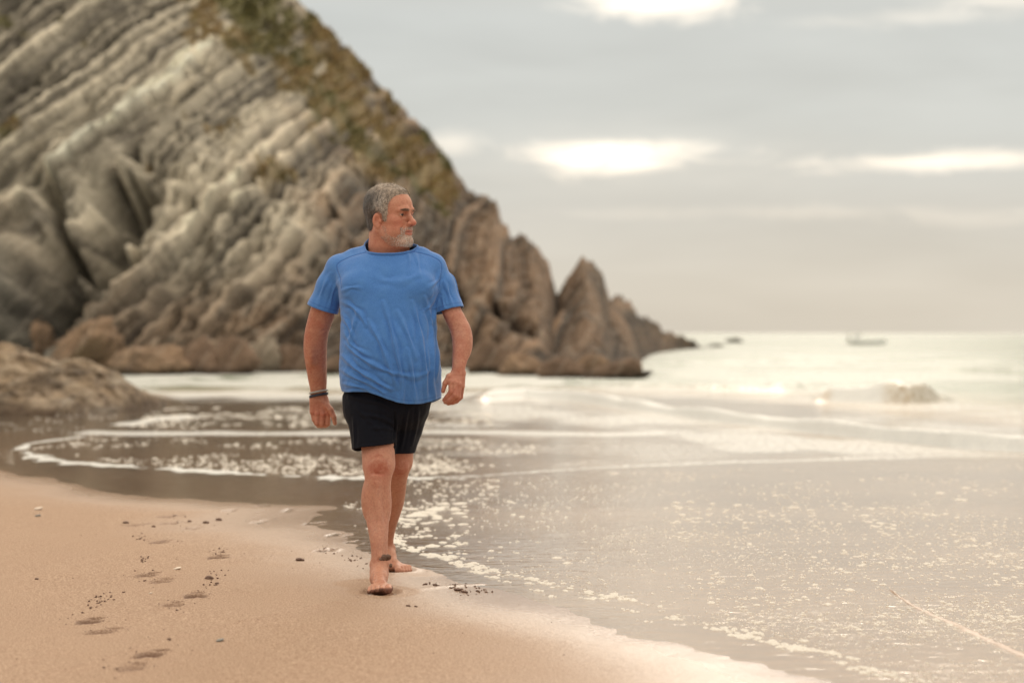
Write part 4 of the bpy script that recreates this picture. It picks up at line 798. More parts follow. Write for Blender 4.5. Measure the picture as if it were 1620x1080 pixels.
def body_sdf(P):
    d = np.full(len(P), .5)
    for f, lo, hi, k in GR:
        m = np.all((P > np.asarray(lo) - .07) & (P < np.asarray(hi) + .07), axis=1)
        if m.any(): d[m] = smin(d[m], f(P[m]), k)
    m = np.linalg.norm(P - KN, axis=1) < .13
    if m.any():
        q = P[m]; e = d[m]
        e = smin(e, ell(q, W(600, 733, 8.812), (.036, .020, .034)), .02)      # knee cap
        e = smin(e, ell(q, W(596, 758, 8.798), (.018, .012, .022)), .02)
        e = smax(e, -cap(q, W(583, 748, 8.792), W(612, 750, 8.792), .003, .003), .010)
        e = smax(e, -cap(q, W(590, 722, 8.80), W(618, 716, 8.80), .003, .003), .012)
        e = smax(e, -cap(q, W(613, 712, 8.825), W(622, 730, 8.83), .004, .004), .010)
        d[m] = e
    m = np.linalg.norm(P - KN2, axis=1) < .12
    if m.any(): d[m] = smin(d[m], ell(P[m], W(635, 740, 9.04), (.032, .018, .032)), .02)
    m = (P[:, 2] > .12) & (P[:, 2] < .48) & (P[:, 0] < -.49)
    if m.any():
        q = P[m]; e = d[m]
        e = smin(e, chain(q, [W(597, 765, 8.795), W(601, 830, 8.762), W(602, 880, 8.700)], [.012, .010, .008], .01), .018)   # shin edge
        e = smin(e, ell(q, W(583, 792, 8.85), (.030, .045, .085)), .02)
        e = smin(e, ell(q, W(609, 800, 8.85), (.026, .045, .075)), .02)
        d[m] = e
    # arm muscles, elbow creases and veins on the hand backs
    m = (P[:, 2] > .80) & (P[:, 2] < 1.2) & ((P[:, 0] < -.80) | (P[:, 0] > -.34))
    if m.any():
        q = P[m]; e = d[m]
        e = smin(e, ell(q, W(493, 548, 9.10), (.026, .040, .085)), .03)
        e = smin(e, ell(q, W(736, 541, 8.93), (.024, .040, .075)), .03)
        e = smax(e, -cap(q, W(508, 524, 9.035), W(519, 520, 9.05), .003, .003), .010)
        e = smax(e, -cap(q, W(708, 518, 8.905), W(722, 514, 8.90), .003, .003), .010)
        d[m] = e
    # hollow at the throat, collar bones
    return d

def build_man():
    man = empty('person', (-.58, 9.0, 0))
    tag(man, 'barefoot grey-haired man in a blue t-shirt and dark shorts walking on the wet sand', 'person')
    inv = Matrix.Translation((-.58, 9.0, 0)).inverted()
    def under(o):
        o.parent = man; o.matrix_parent_inverse = inv; return o
    # ------------------------------------------------ body
    h = .0031
    P, Q = surface(body_sdf, (-1.0, 8.40, -.03), (-.12, 9.70, 1.86), h, project=1)
    N = normals(P, Q)
    q = hl(P); n1 = fbm(P * 30, 3); n2 = fbm(P * 90 + 5, 2)
    base = np.array([.465, .218, .148]); red = np.array([.410, .135, .085]); pale = np.array([.520, .260, .165]); dark = np.array([.26, .095, .06])
    col = np.tile(base, (len(P), 1))
    def blend(w, c):
        nonlocal col; w = np.clip(w, 0, 1)[:, None]; col = col * (1 - w) + np.asarray(c) * w
    blend(.30 + .7 * n1, red); blend(np.clip(n2, 0, 1) * .35, dark)
    legs = P[:, 2] < .75; blend(legs * .55, (.490, .245, .160))
    blend(legs * np.exp(-((P - KN) ** 2).sum(1) / .0030) * .8 * (1 + n1), (.36, .10, .06))
    blend(np.exp(-((P - KN2) ** 2).sum(1) / .0030) * .6, (.36, .10, .06))
    for hp in (W(506, 660, 9.19), W(715, 622, 8.82)): blend(np.exp(-((P - hp) ** 2).sum(1) / .0022) * .45, (.42, .12, .08))
    for kx, ky, kY in KA: blend(np.exp(-((P - W(kx, ky, kY - .012)) ** 2).sum(1) / .00010) * .5, (.46, .14, .09))
    # feet: lighter tops, dark wet sandy soles and toes
    sole = (P[:, 2] < .16) & (N[:, 2] < .1) & (N[:, 1] < .5)
    blend(((P[:, 2] < .2) & (N[:, 2] > .3)) * .35, pale)
    sand = sstep(.75, .25, N[:, 2] + .2 * n2) * sstep(.075, .055, P[:, 2] + .01 * n1) * sstep(8.60, 8.54, P[:, 1])
    blend(sand * (.9 + .3 * n2), (.085, .032, .022)); blend(sand * (n2 > .25) * .4, (.20, .11, .08))
    sp = (fbm(P * 160 + 9, 2) > .52) * sstep(.20, .05, P[:, 2]); blend(sp * .7, (.12, .07, .05))
    # leg hair shadow and freckles on arms
    blend(legs * (P[:, 2] > .15) * (P[:, 2] < .46) * (fbm(P * np.array([220, 220, 60]), 2) > .15) * .16, (.20, .12, .08))
    hd = np.abs(q).max(1) < .16
    ax = np.abs(q[:, 0]); y = q[:, 1]; z = q[:, 2]
    def blob(c, r, w, cc):
        blend(np.exp(-(((ax - c[0]) / r[0]) ** 2 + ((y - c[1]) / r[1]) ** 2 + ((z - c[2]) / r[2]) ** 2)) * w * hd, cc)
    blend(hd * .5, (.56, .265, .175))
    blob((0, .125, -.018), (.017, .02, .015), .65, (.50, .115, .075)); blob((.045, .075, -.020), (.025, .03, .022), .5, (.50, .135, .085))
    blob((.079, -.002, -.012), (.012, .02, .035), .5, (.55, .15, .085)); blob((.084, .003, -.014), (.005, .008, .016), .8, (.20, .055, .035))
    blob((0, .10, .075), (.05, .03, .03), .35, (.56, .28, .18))
    blob((.012, .114, -.0492), (.017, .014, .0048), .8, (.42, .12, .10)); blob((.010, .110, -.060), (.017, .014, .0048), .85, (.50, .16, .13))
    blob((.014, .112, -.0543), (.018, .016, .0020), .95, (.10, .030, .025)); blob((.0075, .114, -.0305), (.0055, .008, .005), .95, (.06, .02, .015))
    blob((.033, .090, .0135), (.016, .02, .0040), .75, (.09, .04, .03)); blob((.033, .090, .0205), (.018, .02, .0025), .6, (.22, .08, .05))
    blob((.024, .095, .033), (.017, .02, .0040), .55, (.17, .10, .07)); blob((.040, .085, .034), (.010, .02, .0034), .4, (.19, .115, .08))
    bd, _ = poly_dist(y, z, [(.018, -.040), (.030, -.070), (.056, -.094), (.092, -.092)])
    beard = sstep(.026, .006, bd) * (z < -.034) + sstep(.020, .006, np.hypot(y - .105, (z + .040) * 1.3)) * (ax < .034) * .8
    beard = np.maximum(beard, sstep(.012, .006, np.abs(ax - .034 + (z + .045) * -.10)) * sstep(.070, .085, y) * (z < -.036) * (z > -.09))
    beard = np.maximum(beard, sstep(-.052, -.080, z) * sstep(.03, .06, y) * (ax < .05)) * sstep(-.118, -.106, z)
    blend(beard * hd * (.22 + .35 * n2), (.38, .25, .19)); blend(beard * hd * sstep(.075, .10, y) * .40 * (z < -.068), (.62, .54, .46))
    blend(hd * (z < -.085) * (y < .07) * .35, (.38, .13, .08))
    body = under(make_mesh('body', P, Q, skin_material(), attrs={'col': np.clip(col, 0, 1)}))
    tag(body, 'sun-tanned bare skin of arms, legs and face')
    # ------------------------------------------------ eyes
    for s in (1, -1):
        c = hw((.0330 * s, .0800, .0140)); V, Fs = ball(c, .0124 * HS, 16, 10)
        e = under(make_mesh('eye', V, Fs, simple_mat('eye_white', (.55, .47, .42), .25)));
        look = HR @ np.array([.22, .95, -.08]); look /= np.linalg.norm(look)
        V2, F2 = ball(np.zeros(3), 1, 14, 8); V2 = np.array([v for v in V2]) * np.array([.0062, .0062, .0022]) * HS
        Rl = Vector(look).to_track_quat('Z', 'Y').to_matrix(); V2 = (np.array(Rl) @ V2.T).T + c + look * .0113 * HS
        make_mesh('iris', V2, F2, simple_mat('iris_brown', (.025, .014, .010), .12), e)
    # ------------------------------------------------ hair
    line = [(.098, .090), (.078, .104), (.062, .092), (.053, .078), (.046, .050), (.044, .022), (.038, -.014), (.028, -.020), (.018, -.008), (.014, .014), (.000, .022),
            (-.018, .012), (-.024, -.018), (-.034, -.048), (-.046, -.056), (-.20, -.062), (-.20, .2), (.15, .2), (.15, .088)]
    def hair_sdf(P):
        q = hl(P); d = head_sdf(q, ears=False)
        s = poly_sd(q[:, 1], q[:, 2], line)
        t = .0070 * sstep(.006, -.022, s) - .004 * sstep(-.006, .010, s) + .0030 * sstep(.05, .10, q[:, 2])
        st = fbm(q * np.array([70, 70, 38]) + 3, 3) * .0028 * sstep(.004, -.012, s)
        return (d - t - st) * HS
    Ph, Qh = surface(hair_sdf, HC - .17, HC + .17, .0032, project=0)
    Nh = normals(Ph, Qh); qh = hl(Ph); sh = poly_sd(qh[:, 1], qh[:, 2], line)
    keep = np.all(sh[Qh] < .007, axis=1) & np.all(head_sdf(qh, False)[Qh] > -.0025, axis=1)
    def hair_col(qq, jit):
        k = sstep(.050, -.030, qq[:, 1]) * sstep(.135, .08, qq[:, 2]); k = k * .85 + .15
        g = np.array([.50, .41, .33]) * (1 - k[:, None]) + np.array([.090, .078, .070]) * k[:, None]
        side = np.exp(-(((qq[:, 1] - .012) / .03) ** 2 + ((qq[:, 2] - .045) / .04) ** 2))[:, None]
        g = g * (1 - side * .6) + np.array([.58, .54, .50]) * side * .6
        return np.clip(g * (1 + jit[:, None]), .06, .85)
    P2, Q2, us = drop(Ph, Qh, keep); jn = fbm(qh[us] * np.array([160, 160, 60]) + 8, 2) * 1.1
    hair = under(make_mesh('hair', P2, Q2, hair_material(), attrs={'col': hair_col(qh[us], jn) * .9}))
    tag(hair, 'short grey hair, darker at the back')
    # short strands for the edge and the texture
    rs = np.random.RandomState(3)
    ii = us[rs.randint(0, len(us), 15000)]; ii = ii[sh[ii] < .002]
    def strands(name, P0, N0, flow, L, w, cols, par, lift=.6):
        n = len(P0); jit = rs.randn(n, 3) * .28
        dirv = flow + N0 * lift + jit; dirv -= 0; dirv /= np.linalg.norm(dirv, axis=1)[:, None]
        side = np.cross(dirv, N0); side /= np.maximum(np.linalg.norm(side, axis=1), 1e-6)[:, None]
        Lr = L * (0.6 + .8 * rs.rand(n))[:, None]
        a = P0 - side * w; b = P0 + side * w; tip = P0 + dirv * Lr - N0 * Lr * .15
        mid = P0 + dirv * Lr * .55
        V = np.stack([a, b, mid - side * w * .7, mid + side * w * .7, tip], 1).reshape(-1, 3); k = np.arange(n) * 5
        Fq = [(i, i + 1, i + 3, i + 2) for i in k] + [(i + 2, i + 3, i + 4) for i in k]
        return under(make_mesh(name, V, Fq, hair_material(), attrs={'col': np.repeat(cols, 5, 0)}))
    fl = HR @ np.array([0, .35, -.25]); fl = np.tile(fl, (len(ii), 1)); back = (qh[ii][:, 1] < .03)[:, None]
    fl = np.where(back, HR @ np.array([0, -.15, -.9]), fl)
    front = (qh[ii][:, 1] > .055)[:, None]; fl = np.where(front, HR @ np.array([.2, .7, .15]), fl)
    fl = fl - Nh[ii] * (fl * Nh[ii]).sum(1)[:, None]
    st = strands('hair_strands', Ph[ii] - Nh[ii] * .002, Nh[ii], fl, .012, .00048, hair_col(qh[ii], rs.randn(len(ii)) * .5), None, .35)
    tag(st, kind='stuff')
    # beard and moustache, eyebrows
    bi = np.nonzero((beard > .45) & hd & (ax < .07) & (z < -.034))[0]; bi = rs.choice(bi, 4200); bi = bi[(q[bi, 1] > .055) | (rs.rand(len(bi)) < .55)]; front_w = sstep(.05, .09, q[bi, 1])
    bc = np.array([.50, .38, .31]) * (1 - front_w[:, None]) + np.array([.78, .72, .64]) * front_w[:, None]
    bc = np.clip(bc * (1 + rs.randn(len(bi), 1) * .45), .03, .9); keepb = ~((np.abs(z[bi] + .0545) < .0100) & (ax[bi] < .024) & (y[bi] > .088))
    bi = bi[keepb]; bc = bc[keepb]
    fl = np.tile(HR @ np.array([0, .25, -.8]), (len(bi), 1))
    st = strands('beard', P[bi], N[bi], fl, .0048, .00045, bc, None, .5); tag(st, 'short grey stubble, whiter on the chin', kind='stuff')
    for s in (1, -1):
        ebm = np.nonzero(hd & (q[:, 0] * s > 0) & (((ax - .028) / .021) ** 2 + ((z - .0335) / .0046) ** 2 < 1) & (y > .06))[0]
        ei = rs.choice(ebm, 300)
        fl = np.tile(HR @ np.array([.9 * s, -.2, .25]), (len(ei), 1))
        strands('eyebrow', P[ei], N[ei], fl, .007, .0005, np.clip(np.array([[.27, .20, .15]]) * (1 + rs.randn(len(ei), 1) * .5), .02, .6), None, .4)
    build_shirt(under); build_shorts(under)
    # ------------------------------------------------ wrist bands and ring
    for py0, rad, r, c, nm in ((619.5, 1.06, .0042, (.33, .34, .33), 'grey cord bracelet'), (624.8, 1.09, .0062, (.015, .022, .045), 'dark navy wrist band')):
        T = armA.T; zc = W(504, py0, 9.195)[2]; cx, cy, rx, ry = (np.interp(zc, T[:, 0], T[:, i]) for i in (1, 2, 3, 4))
        ring = []
        for t in np.linspace(0, 2 * math.pi, 48, endpoint=False):
            ring.append(np.array([cx + (rx * rad + .001) * math.cos(t), cy + (ry * rad + .003) * math.sin(t), zc + .008 * math.cos(t) - .002 * math.sin(t)]))
        V, Fs = tube(ring, r, closed=True, flat=(.45 if r > .005 else 1)); o = under(make_mesh('wristband', V, Fs, simple_mat('band_' + nm.split()[0], c, .55))); tag(o, nm)
    c0 = W(499.5, 665.5, 9.2); ring = [c0 + np.array([.0125 * math.cos(t), .012 * math.sin(t) + .002, .0015 * math.cos(t)]) for t in np.linspace(0, 2 * math.pi, 24, endpoint=False)]
    V, Fs = tube([r_ + np.array([.008, 0, .003]) for r_ in ring], .0014, closed=True); under(make_mesh('finger_ring', V, Fs, simple_mat('gold', (.8, .55, .25), .25, metal=1)))
    return man

def ball(c, r, nu=12, nv=8):
    V = [np.asarray(c) + np.array([0, 0, r])]; Fs = []
    for j in range(1, nv):
        for i in range(nu):
            a = 2 * math.pi * i / nu; b = math.pi * j / nv
            V.append(np.asarray(c) + r * np.array([math.sin(b) * math.cos(a), math.sin(b) * math.sin(a), math.cos(b)]))
    V.append(np.asarray(c) - np.array([0, 0, r])); n = len(V) - 1
    for i in range(nu): Fs.append((0, 1 + i, 1 + (i + 1) % nu)); Fs.append((n, n - nu + (i + 1) % nu, n - nu + i))
    for j in range(nv - 2):
        for i in range(nu): a = 1 + j * nu; Fs.append((a + i, a + nu + i, a + nu + (i + 1) % nu, a + (i + 1) % nu))
    return np.array(V), Fs

def tube(pts, r, closed=False, seg=8, flat=1.0, up=(0, 0, 1)):
    pts = [np.asarray(p, float) for p in pts]; n = len(pts); V = []; Fs = []; up = np.asarray(up, float)
    for i, p in enumerate(pts):
        t = (pts[(i + 1) % n] - pts[i - 1]) if closed else pts[min(i + 1, n - 1)] - pts[max(i - 1, 0)]
        t /= np.linalg.norm(t); s = np.cross(t, up); s /= max(np.linalg.norm(s), 1e-6); u = np.cross(s, t)
        rr = r[i] if hasattr(r, '__len__') else r
        for k in range(seg): a = 2 * math.pi * k / seg; V.append(p + s * math.cos(a) * rr * flat + u * math.sin(a) * rr)
    for i in range(n if closed else n - 1):
        for k in range(seg): a = i * seg; b = ((i + 1) % n) * seg; Fs.append((a + k, a + (k + 1) % seg, b + (k + 1) % seg, b + k))
    return np.array(V), Fs

# ---- shirt
sh_t = Loft([(392, 586, 646, 9.035, .080), (400, 566, 668, 9.03, .095), (410, 545, 687, 9.02, .110), (424, 533, 699, 9.01, .130), (442, 531, 700, 9.0, .145),
             (458, 535, 697, 8.99, .155), (480, 537, 692, 8.985, .165), (505, 539, 690, 8.975, .172), (530, 538.5, 691, 8.965, .178), (560, 536.5, 696.5, 8.96, .182),
             (585, 536, 698.5, 8.96, .182), (605, 538, 698, 8.965, .180), (622, 542, 696, 8.97, .176), (645, 545, 694, 8.98, .172), (665, 546, 693, 8.98, .172)], 2.25)
folds = []   # (points in picture coordinates, width px, amplitude m, side)
def _f(pts, w, a): folds.append(([(460 + p[0] / 2.7, 270 + p[1] / 2.7) for p in pts], w, a))
_f([(395, 560), (425, 660), (450, 770), (472, 880), (480, 990)], 3.0, .0075)
_f([(330, 640), (375, 720), (420, 830), (455, 930)], 3.4, .0065)
_f([(455, 600), (500, 700), (530, 800)], 3.2, .0055)
_f([(520, 560), (540, 640), (560, 740), (575, 860), (585, 985)], 3.0, .0075)
_f([(572, 540), (598, 640), (608, 760), (606, 880), (612, 975)], 2.8, .0080)
_f([(610, 610), (622, 700), (630, 800), (622, 900)], 2.6, .0060)
_f([(500, 760), (520, 870), (530, 980)], 2.6, .0060)
_f([(232, 735), (290, 790), (370, 838), (450, 870)], 3.2, .0075)
_f([(218, 790), (280, 845), (350, 890), (430, 935)], 3.2, .0085)
_f([(215, 850), (280, 885), (350, 915), (400, 950)], 2.8, .0065)
_f([(230, 690), (262, 745), (330, 790)], 3.0, .0055)
_f([(222, 910), (280, 920), (330, 935)], 2.4, .0045)
_f([(216, 515), (255, 500), (300, 500)], 2.4, .0030)
_f([(222, 560), (260, 580), (300, 620), (320, 660)], 3.2, .0060)
_f([(218, 610), (245, 660), (265, 720)], 2.8, .0055)
_f([(285, 600), (262, 680), (250, 740)], 2.8, .0045)
_f([(640, 470), (622, 530), (600, 570), (570, 600)], 2.6, .0040)
_f([(636, 540), (618, 600), (610, 650)], 2.6, .0060)
_f([(640, 430), (625, 470), (590, 500)], 2.8, .0040)
_f([(500, 345), (507, 390), (505, 440)], 2.0, .0030)
_f([(530, 345), (545, 400), (548, 450)], 2.4, .0030)
_f([(205, 470), (180, 520), (165, 590)], 2.2, .0030)
_f([(170, 440), (140, 500), (120, 570)], 2.8, .0035)
_f([(655, 470), (672, 520), (690, 580)], 2.4, .0045)
_f([(645, 520), (650, 560), (660, 600)], 2.2, .0030)
_f([(340, 440), (400, 470), (480, 470), (560, 440)], 5.0, .0025)
_f([(420, 850), (470, 870), (540, 880), (600, 850)], 4.0, .0035)
hemL = (W(488, 481, 9.05), W(534, 496.5, 9.05)); hemR = (W(690, 496.5, 8.98), W(731.5, 485.5, 8.98))
slA = [W(537, 424, 9.03), W(523, 452, 9.04), W(510.5, 489, 9.055), W(503, 512, 9.06)]
slB = [W(684, 422, 9.01), W(699, 452, 9.0), W(711, 491, 8.98), W(716, 512, 8.98)]
def shirt_sdf(P):
    d = sh_t(P)
    d = smin(d, chain(P, [W(598, 400, 9.04), W(562, 411, 9.03), W(537, 424, 9.03)], [.047, .050, .060], .02), .03)
    d = smin(d, chain(P, [W(634, 402, 9.04), W(664, 409, 9.02), W(684, 421, 9.01)], [.047, .050, .058], .02), .03)
    d = smin(d, chain(P, slA, [.058, .062, .0690, .0700], .02), .018)
    d = smin(d, chain(P, slB, [.056, .058, .0620, .0630], .02), .018)
    d = smin(d, cap(P, W(615, 412, 9.03), W(613, 366, 9.05), .116, .082), .035)
    d = smin(d, ell(P, W(570, 455, 8.900), (.075, .040, .060)), .05)       # chest
    d = smin(d, ell(P, W(660, 455, 8.890), (.070, .040, .060)), .05)
    d = smin(d, ell(P, W(622, 565, 8.870), (.150, .080, .150)), .05)       # belly
    return d
NK = W(615.5, 385, 9.035); na = np.array([.03, -.44, .785]); na /= np.linalg.norm(na)   # collar plane normal (leans forward)
ny = np.cross(na, np.array([1., 0, 0])); ny /= np.linalg.norm(ny); nx = np.cross(ny, na)
def neck_g(P):                                       # < 0 outside the neck hole
    q = P - NK; r = np.linalg.norm(q - (q @ na)[:, None] * na, axis=1); return np.where(r < .135, q @ na, -1)
def hem_z(x, y):
    px = CX + x * F / 8.85
    zf = np.interp(px, [530, 543, 560, 582, 600, 615, 630, 645, 667, 685, 694, 705], [617, 621, 619.5, 619.5, 625, 631, 636, 638.5, 638.5, 634.5, 631, 628])
    return CH - (zf - HY) * 8.85 / F - .015 * sstep(8.95, 9.15, y)
def sleeve_g(P, hem, axis):                          # > 0 beyond the hem
    a, b = hem; e = b - a; t = axis[3] - axis[1]; n = t - e * (t @ e) / (e @ e); n /= np.linalg.norm(n)
    g = (P - (a + b) / 2) @ n; near = np.abs(P[:, 0] - (a[0] + b[0]) / 2) < .13
    return g, near
def build_shirt(under):
    P, Q = surface(shirt_sdf, (-1.02, 8.68, .55), (-.15, 9.32, 1.62), .0036, project=1)
    N = normals(P, Q); px = CX + P[:, 0] * F / P[:, 1]; py = HY + (CH - P[:, 2]) * F / P[:, 1]
    frontw = sstep(.25, -.15, N[:, 1]); disp = np.zeros(len(P))
    for pts, w, a in folds:
        w = w * 1.05
        pts = catmull(pts, 6); d, par = poly_dist(px, py, pts); tp = par / (len(pts) - 1); a = a * 1.12; w = w * .85
        env = np.sin(np.pi * np.clip(tp * .92 + .04, 0, 1)) ** .6
        ww = w * (1 + .3 * np.sin(par * .7))
        disp += a * 1.12 * env * (np.exp(-(d / ww) ** 2) - .55 * np.exp(-((d - 1.9 * ww) / (1.0 * ww)) ** 2)) * frontw
    low = sstep(470, 560, py)
    nn = fbm(np.stack([px / 13 + py / 42, py / 48 + 2 + px * 0, P[:, 1] * 6], 1), 3)
    disp += nn * (.0012 + .0042 * low); disp += fbm(P * 26, 3) * .0014
    disp += np.where(N[:, 1] > 0, fbm(P * np.array([16, 8, 5]) + 7, 3) * .008, 0)
    # flare and waviness at the hem
    disp += sstep(600, 640, py) * .006 * np.sin(px / 5.2 + 1.5 * np.sin(px / 17))
    # yoke seams
    seam = np.zeros(len(P))
    for pts in ([(582, 398), (566, 402), (548, 409), (533, 420), (538, 440), (540, 456)], [(649, 397), (668, 401), (686, 407), (698, 417), (697, 438), (694, 455)]):
        d, _ = poly_dist(px, py, catmull(pts, 5)); s_ = np.exp(-(d / .75) ** 2) * frontw * (N[:, 1] < .1); seam = np.maximum(seam, s_)
    disp -= seam * .0028
    P = P + N * disp[:, None]
    gh = hem_z(P[:, 0], P[:, 1]) - P[:, 2]           # > 0 below the hem
    g = np.where(P[:, 2] > 1.0, neck_g(P), gh)
    gd = np.where((P[:, 2] > 1.0)[:, None], na, np.array([0, 0, -1.]))
    for hm, axx in ((hemL, slA), (hemR, slB)):
        gs, near = sleeve_g(P, hm, axx); out = near & (P[:, 2] < hm[0][2] + .12) & (P[:, 2] > 1.02)
        side = (chain(P, axx, [.058, .062, .068, .069], .02) < sh_t(P) - .001)
        up = out & side & (gs > g); g = np.where(up, gs, g); e_ = hm[1] - hm[0]; t_ = axx[3] - axx[1]; n_ = t_ - e_ * (t_ @ e_) / (e_ @ e_); gd[up] = n_ / np.linalg.norm(n_)
    keep = np.all(g[Q] < .0008, axis=1)
    hemd = np.minimum(np.abs(np.where(P[:, 2] < .95, gh, 1)), 1); seam2 = np.exp(-((hemd - .016) / .0022) ** 2) * .8
    for hm, axx in ((hemL, slA), (hemR, slB)):
        gs, near = sleeve_g(P, hm, axx); seam2 = np.maximum(seam2, np.exp(-((gs + .018) / .0022) ** 2) * .8 * near * (P[:, 2] < 1.35))
    nP, nQ, us = drop(P, Q, keep)
    gd = gd[us]
    # tidy the cut edge: boundary vertices slide onto the cut
    me_g = g[us]; ecount = {}
    E = np.sort(np.concatenate([nQ[:, [0, 1]], nQ[:, [1, 2]], nQ[:, [2, 3]], nQ[:, [3, 0]]]), axis=1)
    key = E[:, 0].astype(np.int64) * (len(nP) + 1) + E[:, 1]; u, c = np.unique(key, return_counts=True); b = u[c == 1]
    bv = np.unique(np.concatenate([b // (len(nP) + 1), b % (len(nP) + 1)]))
    nb = {}
    for k_ in b: i, j = int(k_ // (len(nP) + 1)), int(k_ % (len(nP) + 1)); nb.setdefault(i, []).append(j); nb.setdefault(j, []).append(i)
    mv = np.clip(g[us][bv], -.0045, .002)[:, None] * gd[bv]; nP[bv] -= mv
    for _ in range(3):
        newp = nP.copy()
        for i in bv:
            if len(nb[i]) == 2: newp[i] = nP[i] * .4 + (nP[nb[i][0]] + nP[nb[i][1]]) * .3
        nP = newp
    o = under(make_mesh('t_shirt', nP, nQ, shirt_material(), attrs={'seam': np.maximum(seam, seam2)[us]}))
    tag(o, 'bright blue heather short-sleeved t-shirt with a crew neck')
    md = o.modifiers.new('thickness', 'SOLIDIFY'); md.thickness = .004; md.offset = -1
    bq = nP[bv]; bq = bq[bq[:, 2] > 1.42] - NK; ang = np.arctan2(bq @ ny, bq @ nx); o_ = np.argsort(ang); ang = ang[o_]; bq = bq[o_]
    tt = np.linspace(-math.pi, math.pi, 80, endpoint=False); A3 = np.concatenate([ang - 2 * math.pi, ang, ang + 2 * math.pi]); B3 = np.concatenate([bq] * 3)
    ring = []
    for t in tt: w_ = np.exp(-((A3 - t) / .10) ** 2); ring.append((B3 * w_[:, None]).sum(0) / w_.sum())
    ring = [NK + p * 1.012 - na * .002 for p in ring]
    V, Fs = tube(ring, .0075, closed=True, seg=10, flat=.45, up=na); V = np.array(V)
    cl = make_mesh('collar', V, Fs, shirt_material(), o, attrs={'seam': np.zeros(len(V))})

# ---- shorts
hipL = Loft([(585, 556, 680, 9.0, .15), (600, 548, 686, 9.0, .160), (622, 545.5, 683.5, 9.0, .162), (640, 546.5, 679, 9.0, .158), (656, 549, 675, 9.01, .150), (672, 562, 664, 9.02, .115), (684, 590, 645, 9.03, .06)], 2.3)
shA = Loft([(628, 546, 622, 8.99, .13), (645, 546.5, 627, 8.975, .130), (662, 549, 627.5, 8.965, .126), (680, 552.5, 627, 8.955, .120), (698, 555, 626.3, 8.945, .114), (712, 557, 625.8, 8.935, .110), (735, 559, 625.5, 8.93, .108)], 2.2)
shB = Loft([(628, 612, 681, 9.04, .13), (645, 618, 677.5, 9.06, .125), (662, 614, 673, 9.07, .118), (680, 612, 668.3, 9.08, .112), (698, 610, 662, 9.085, .106), (717, 609, 656, 9.09, .100), (740, 607, 650, 9.1, .096)], 2.2)
def shorts_sdf(P):
    return smin(smin(hipL(P), shA(P), .045), shB(P), .03)
def build_shorts(under):
    P, Q = surface(shorts_sdf, (-.85, 8.75, .42), (-.28, 9.25, .98), .0040, project=1)
    N = normals(P, Q); px = CX + P[:, 0] * F / P[:, 1]; py = HY + (CH - P[:, 2]) * F / P[:, 1]
    disp = fbm(P * np.array([18, 18, 9]), 3) * .005 + fbm(P * 40, 2) * .0012
    frontw = sstep(.25, -.15, N[:, 1])
    def z3(pts): return [(520 + a / 2.84, 580 + b / 2.84) for a, b in pts]
    for pts, w, a in ((z3([(300, 270), (270, 245), (220, 225), (150, 215)]), 3, .006), (z3([(298, 285), (250, 275), (190, 275)]), 3, .005), (z3([(355, 190), (345, 250), (335, 320), (320, 380)]), 2.6, .008),
                      (z3([(400, 180), (395, 260), (375, 350)]), 2.6, .006), (z3([(296, 200), (298, 250), (292, 300), (295, 345)]), 1.6, -.010), (z3([(110, 230), (115, 300), (112, 370)]), 2.2, .005),
                      (z3([(90, 130), (160, 150), (240, 165), (290, 200)]), 3, .005), (z3([(200, 130), (220, 200), (215, 300)]), 3, .003), (z3([(120, 180), (180, 240), (240, 300)]), 3, .004)):
        pts = catmull(pts, 6); d, par = poly_dist(px, py, pts); tp = par / (len(pts) - 1); env = np.sin(np.pi * np.clip(tp * .9 + .05, 0, 1)) ** .6
        disp += a * env * (np.exp(-(d / w) ** 2) - .5 * np.exp(-((d - 1.8 * w) / w) ** 2)) * frontw
    P = P + N * disp[:, None]
    isA = (shA(P) < shB(P)) & (P[:, 0] < W(625, 700, 8.94)[0])
    pyc = np.where(isA, np.interp(px, [556, 573, 624], [711, 706.5, 701.5]) + 9 * sstep(8.93, 9.02, P[:, 1]) + 0, 717.0)
    zc = CH - (pyc - HY) * np.where(isA, 8.86, 9.02) / F
    g = zc - P[:, 2]; g = np.maximum(g, P[:, 2] - .92)
    keep = np.all(g[Q] < .001, axis=1); nP, nQ, us = drop(P, Q, keep)
    E = np.sort(np.concatenate([nQ[:, [0, 1]], nQ[:, [1, 2]], nQ[:, [2, 3]], nQ[:, [3, 0]]]), axis=1)
    key = E[:, 0].astype(np.int64) * (len(nP) + 1) + E[:, 1]; u, c = np.unique(key, return_counts=True); b = u[c == 1]
    bv = np.unique(np.concatenate([b // (len(nP) + 1), b % (len(nP) + 1)])); bv = bv[nP[bv, 2] < .8]; nP[bv, 2] += np.clip(g[us][bv], -.006, .003)
    seam = np.exp(-((zc - P[:, 2] + .020) / .0022) ** 2)[us]
    o = under(make_mesh('shorts', nP, nQ, shorts_material(), attrs={'seam': seam})); tag(o, 'dark navy knee-length shorts')
    md = o.modifiers.new('thickness', 'SOLIDIFY'); md.thickness = .005; md.offset = -1

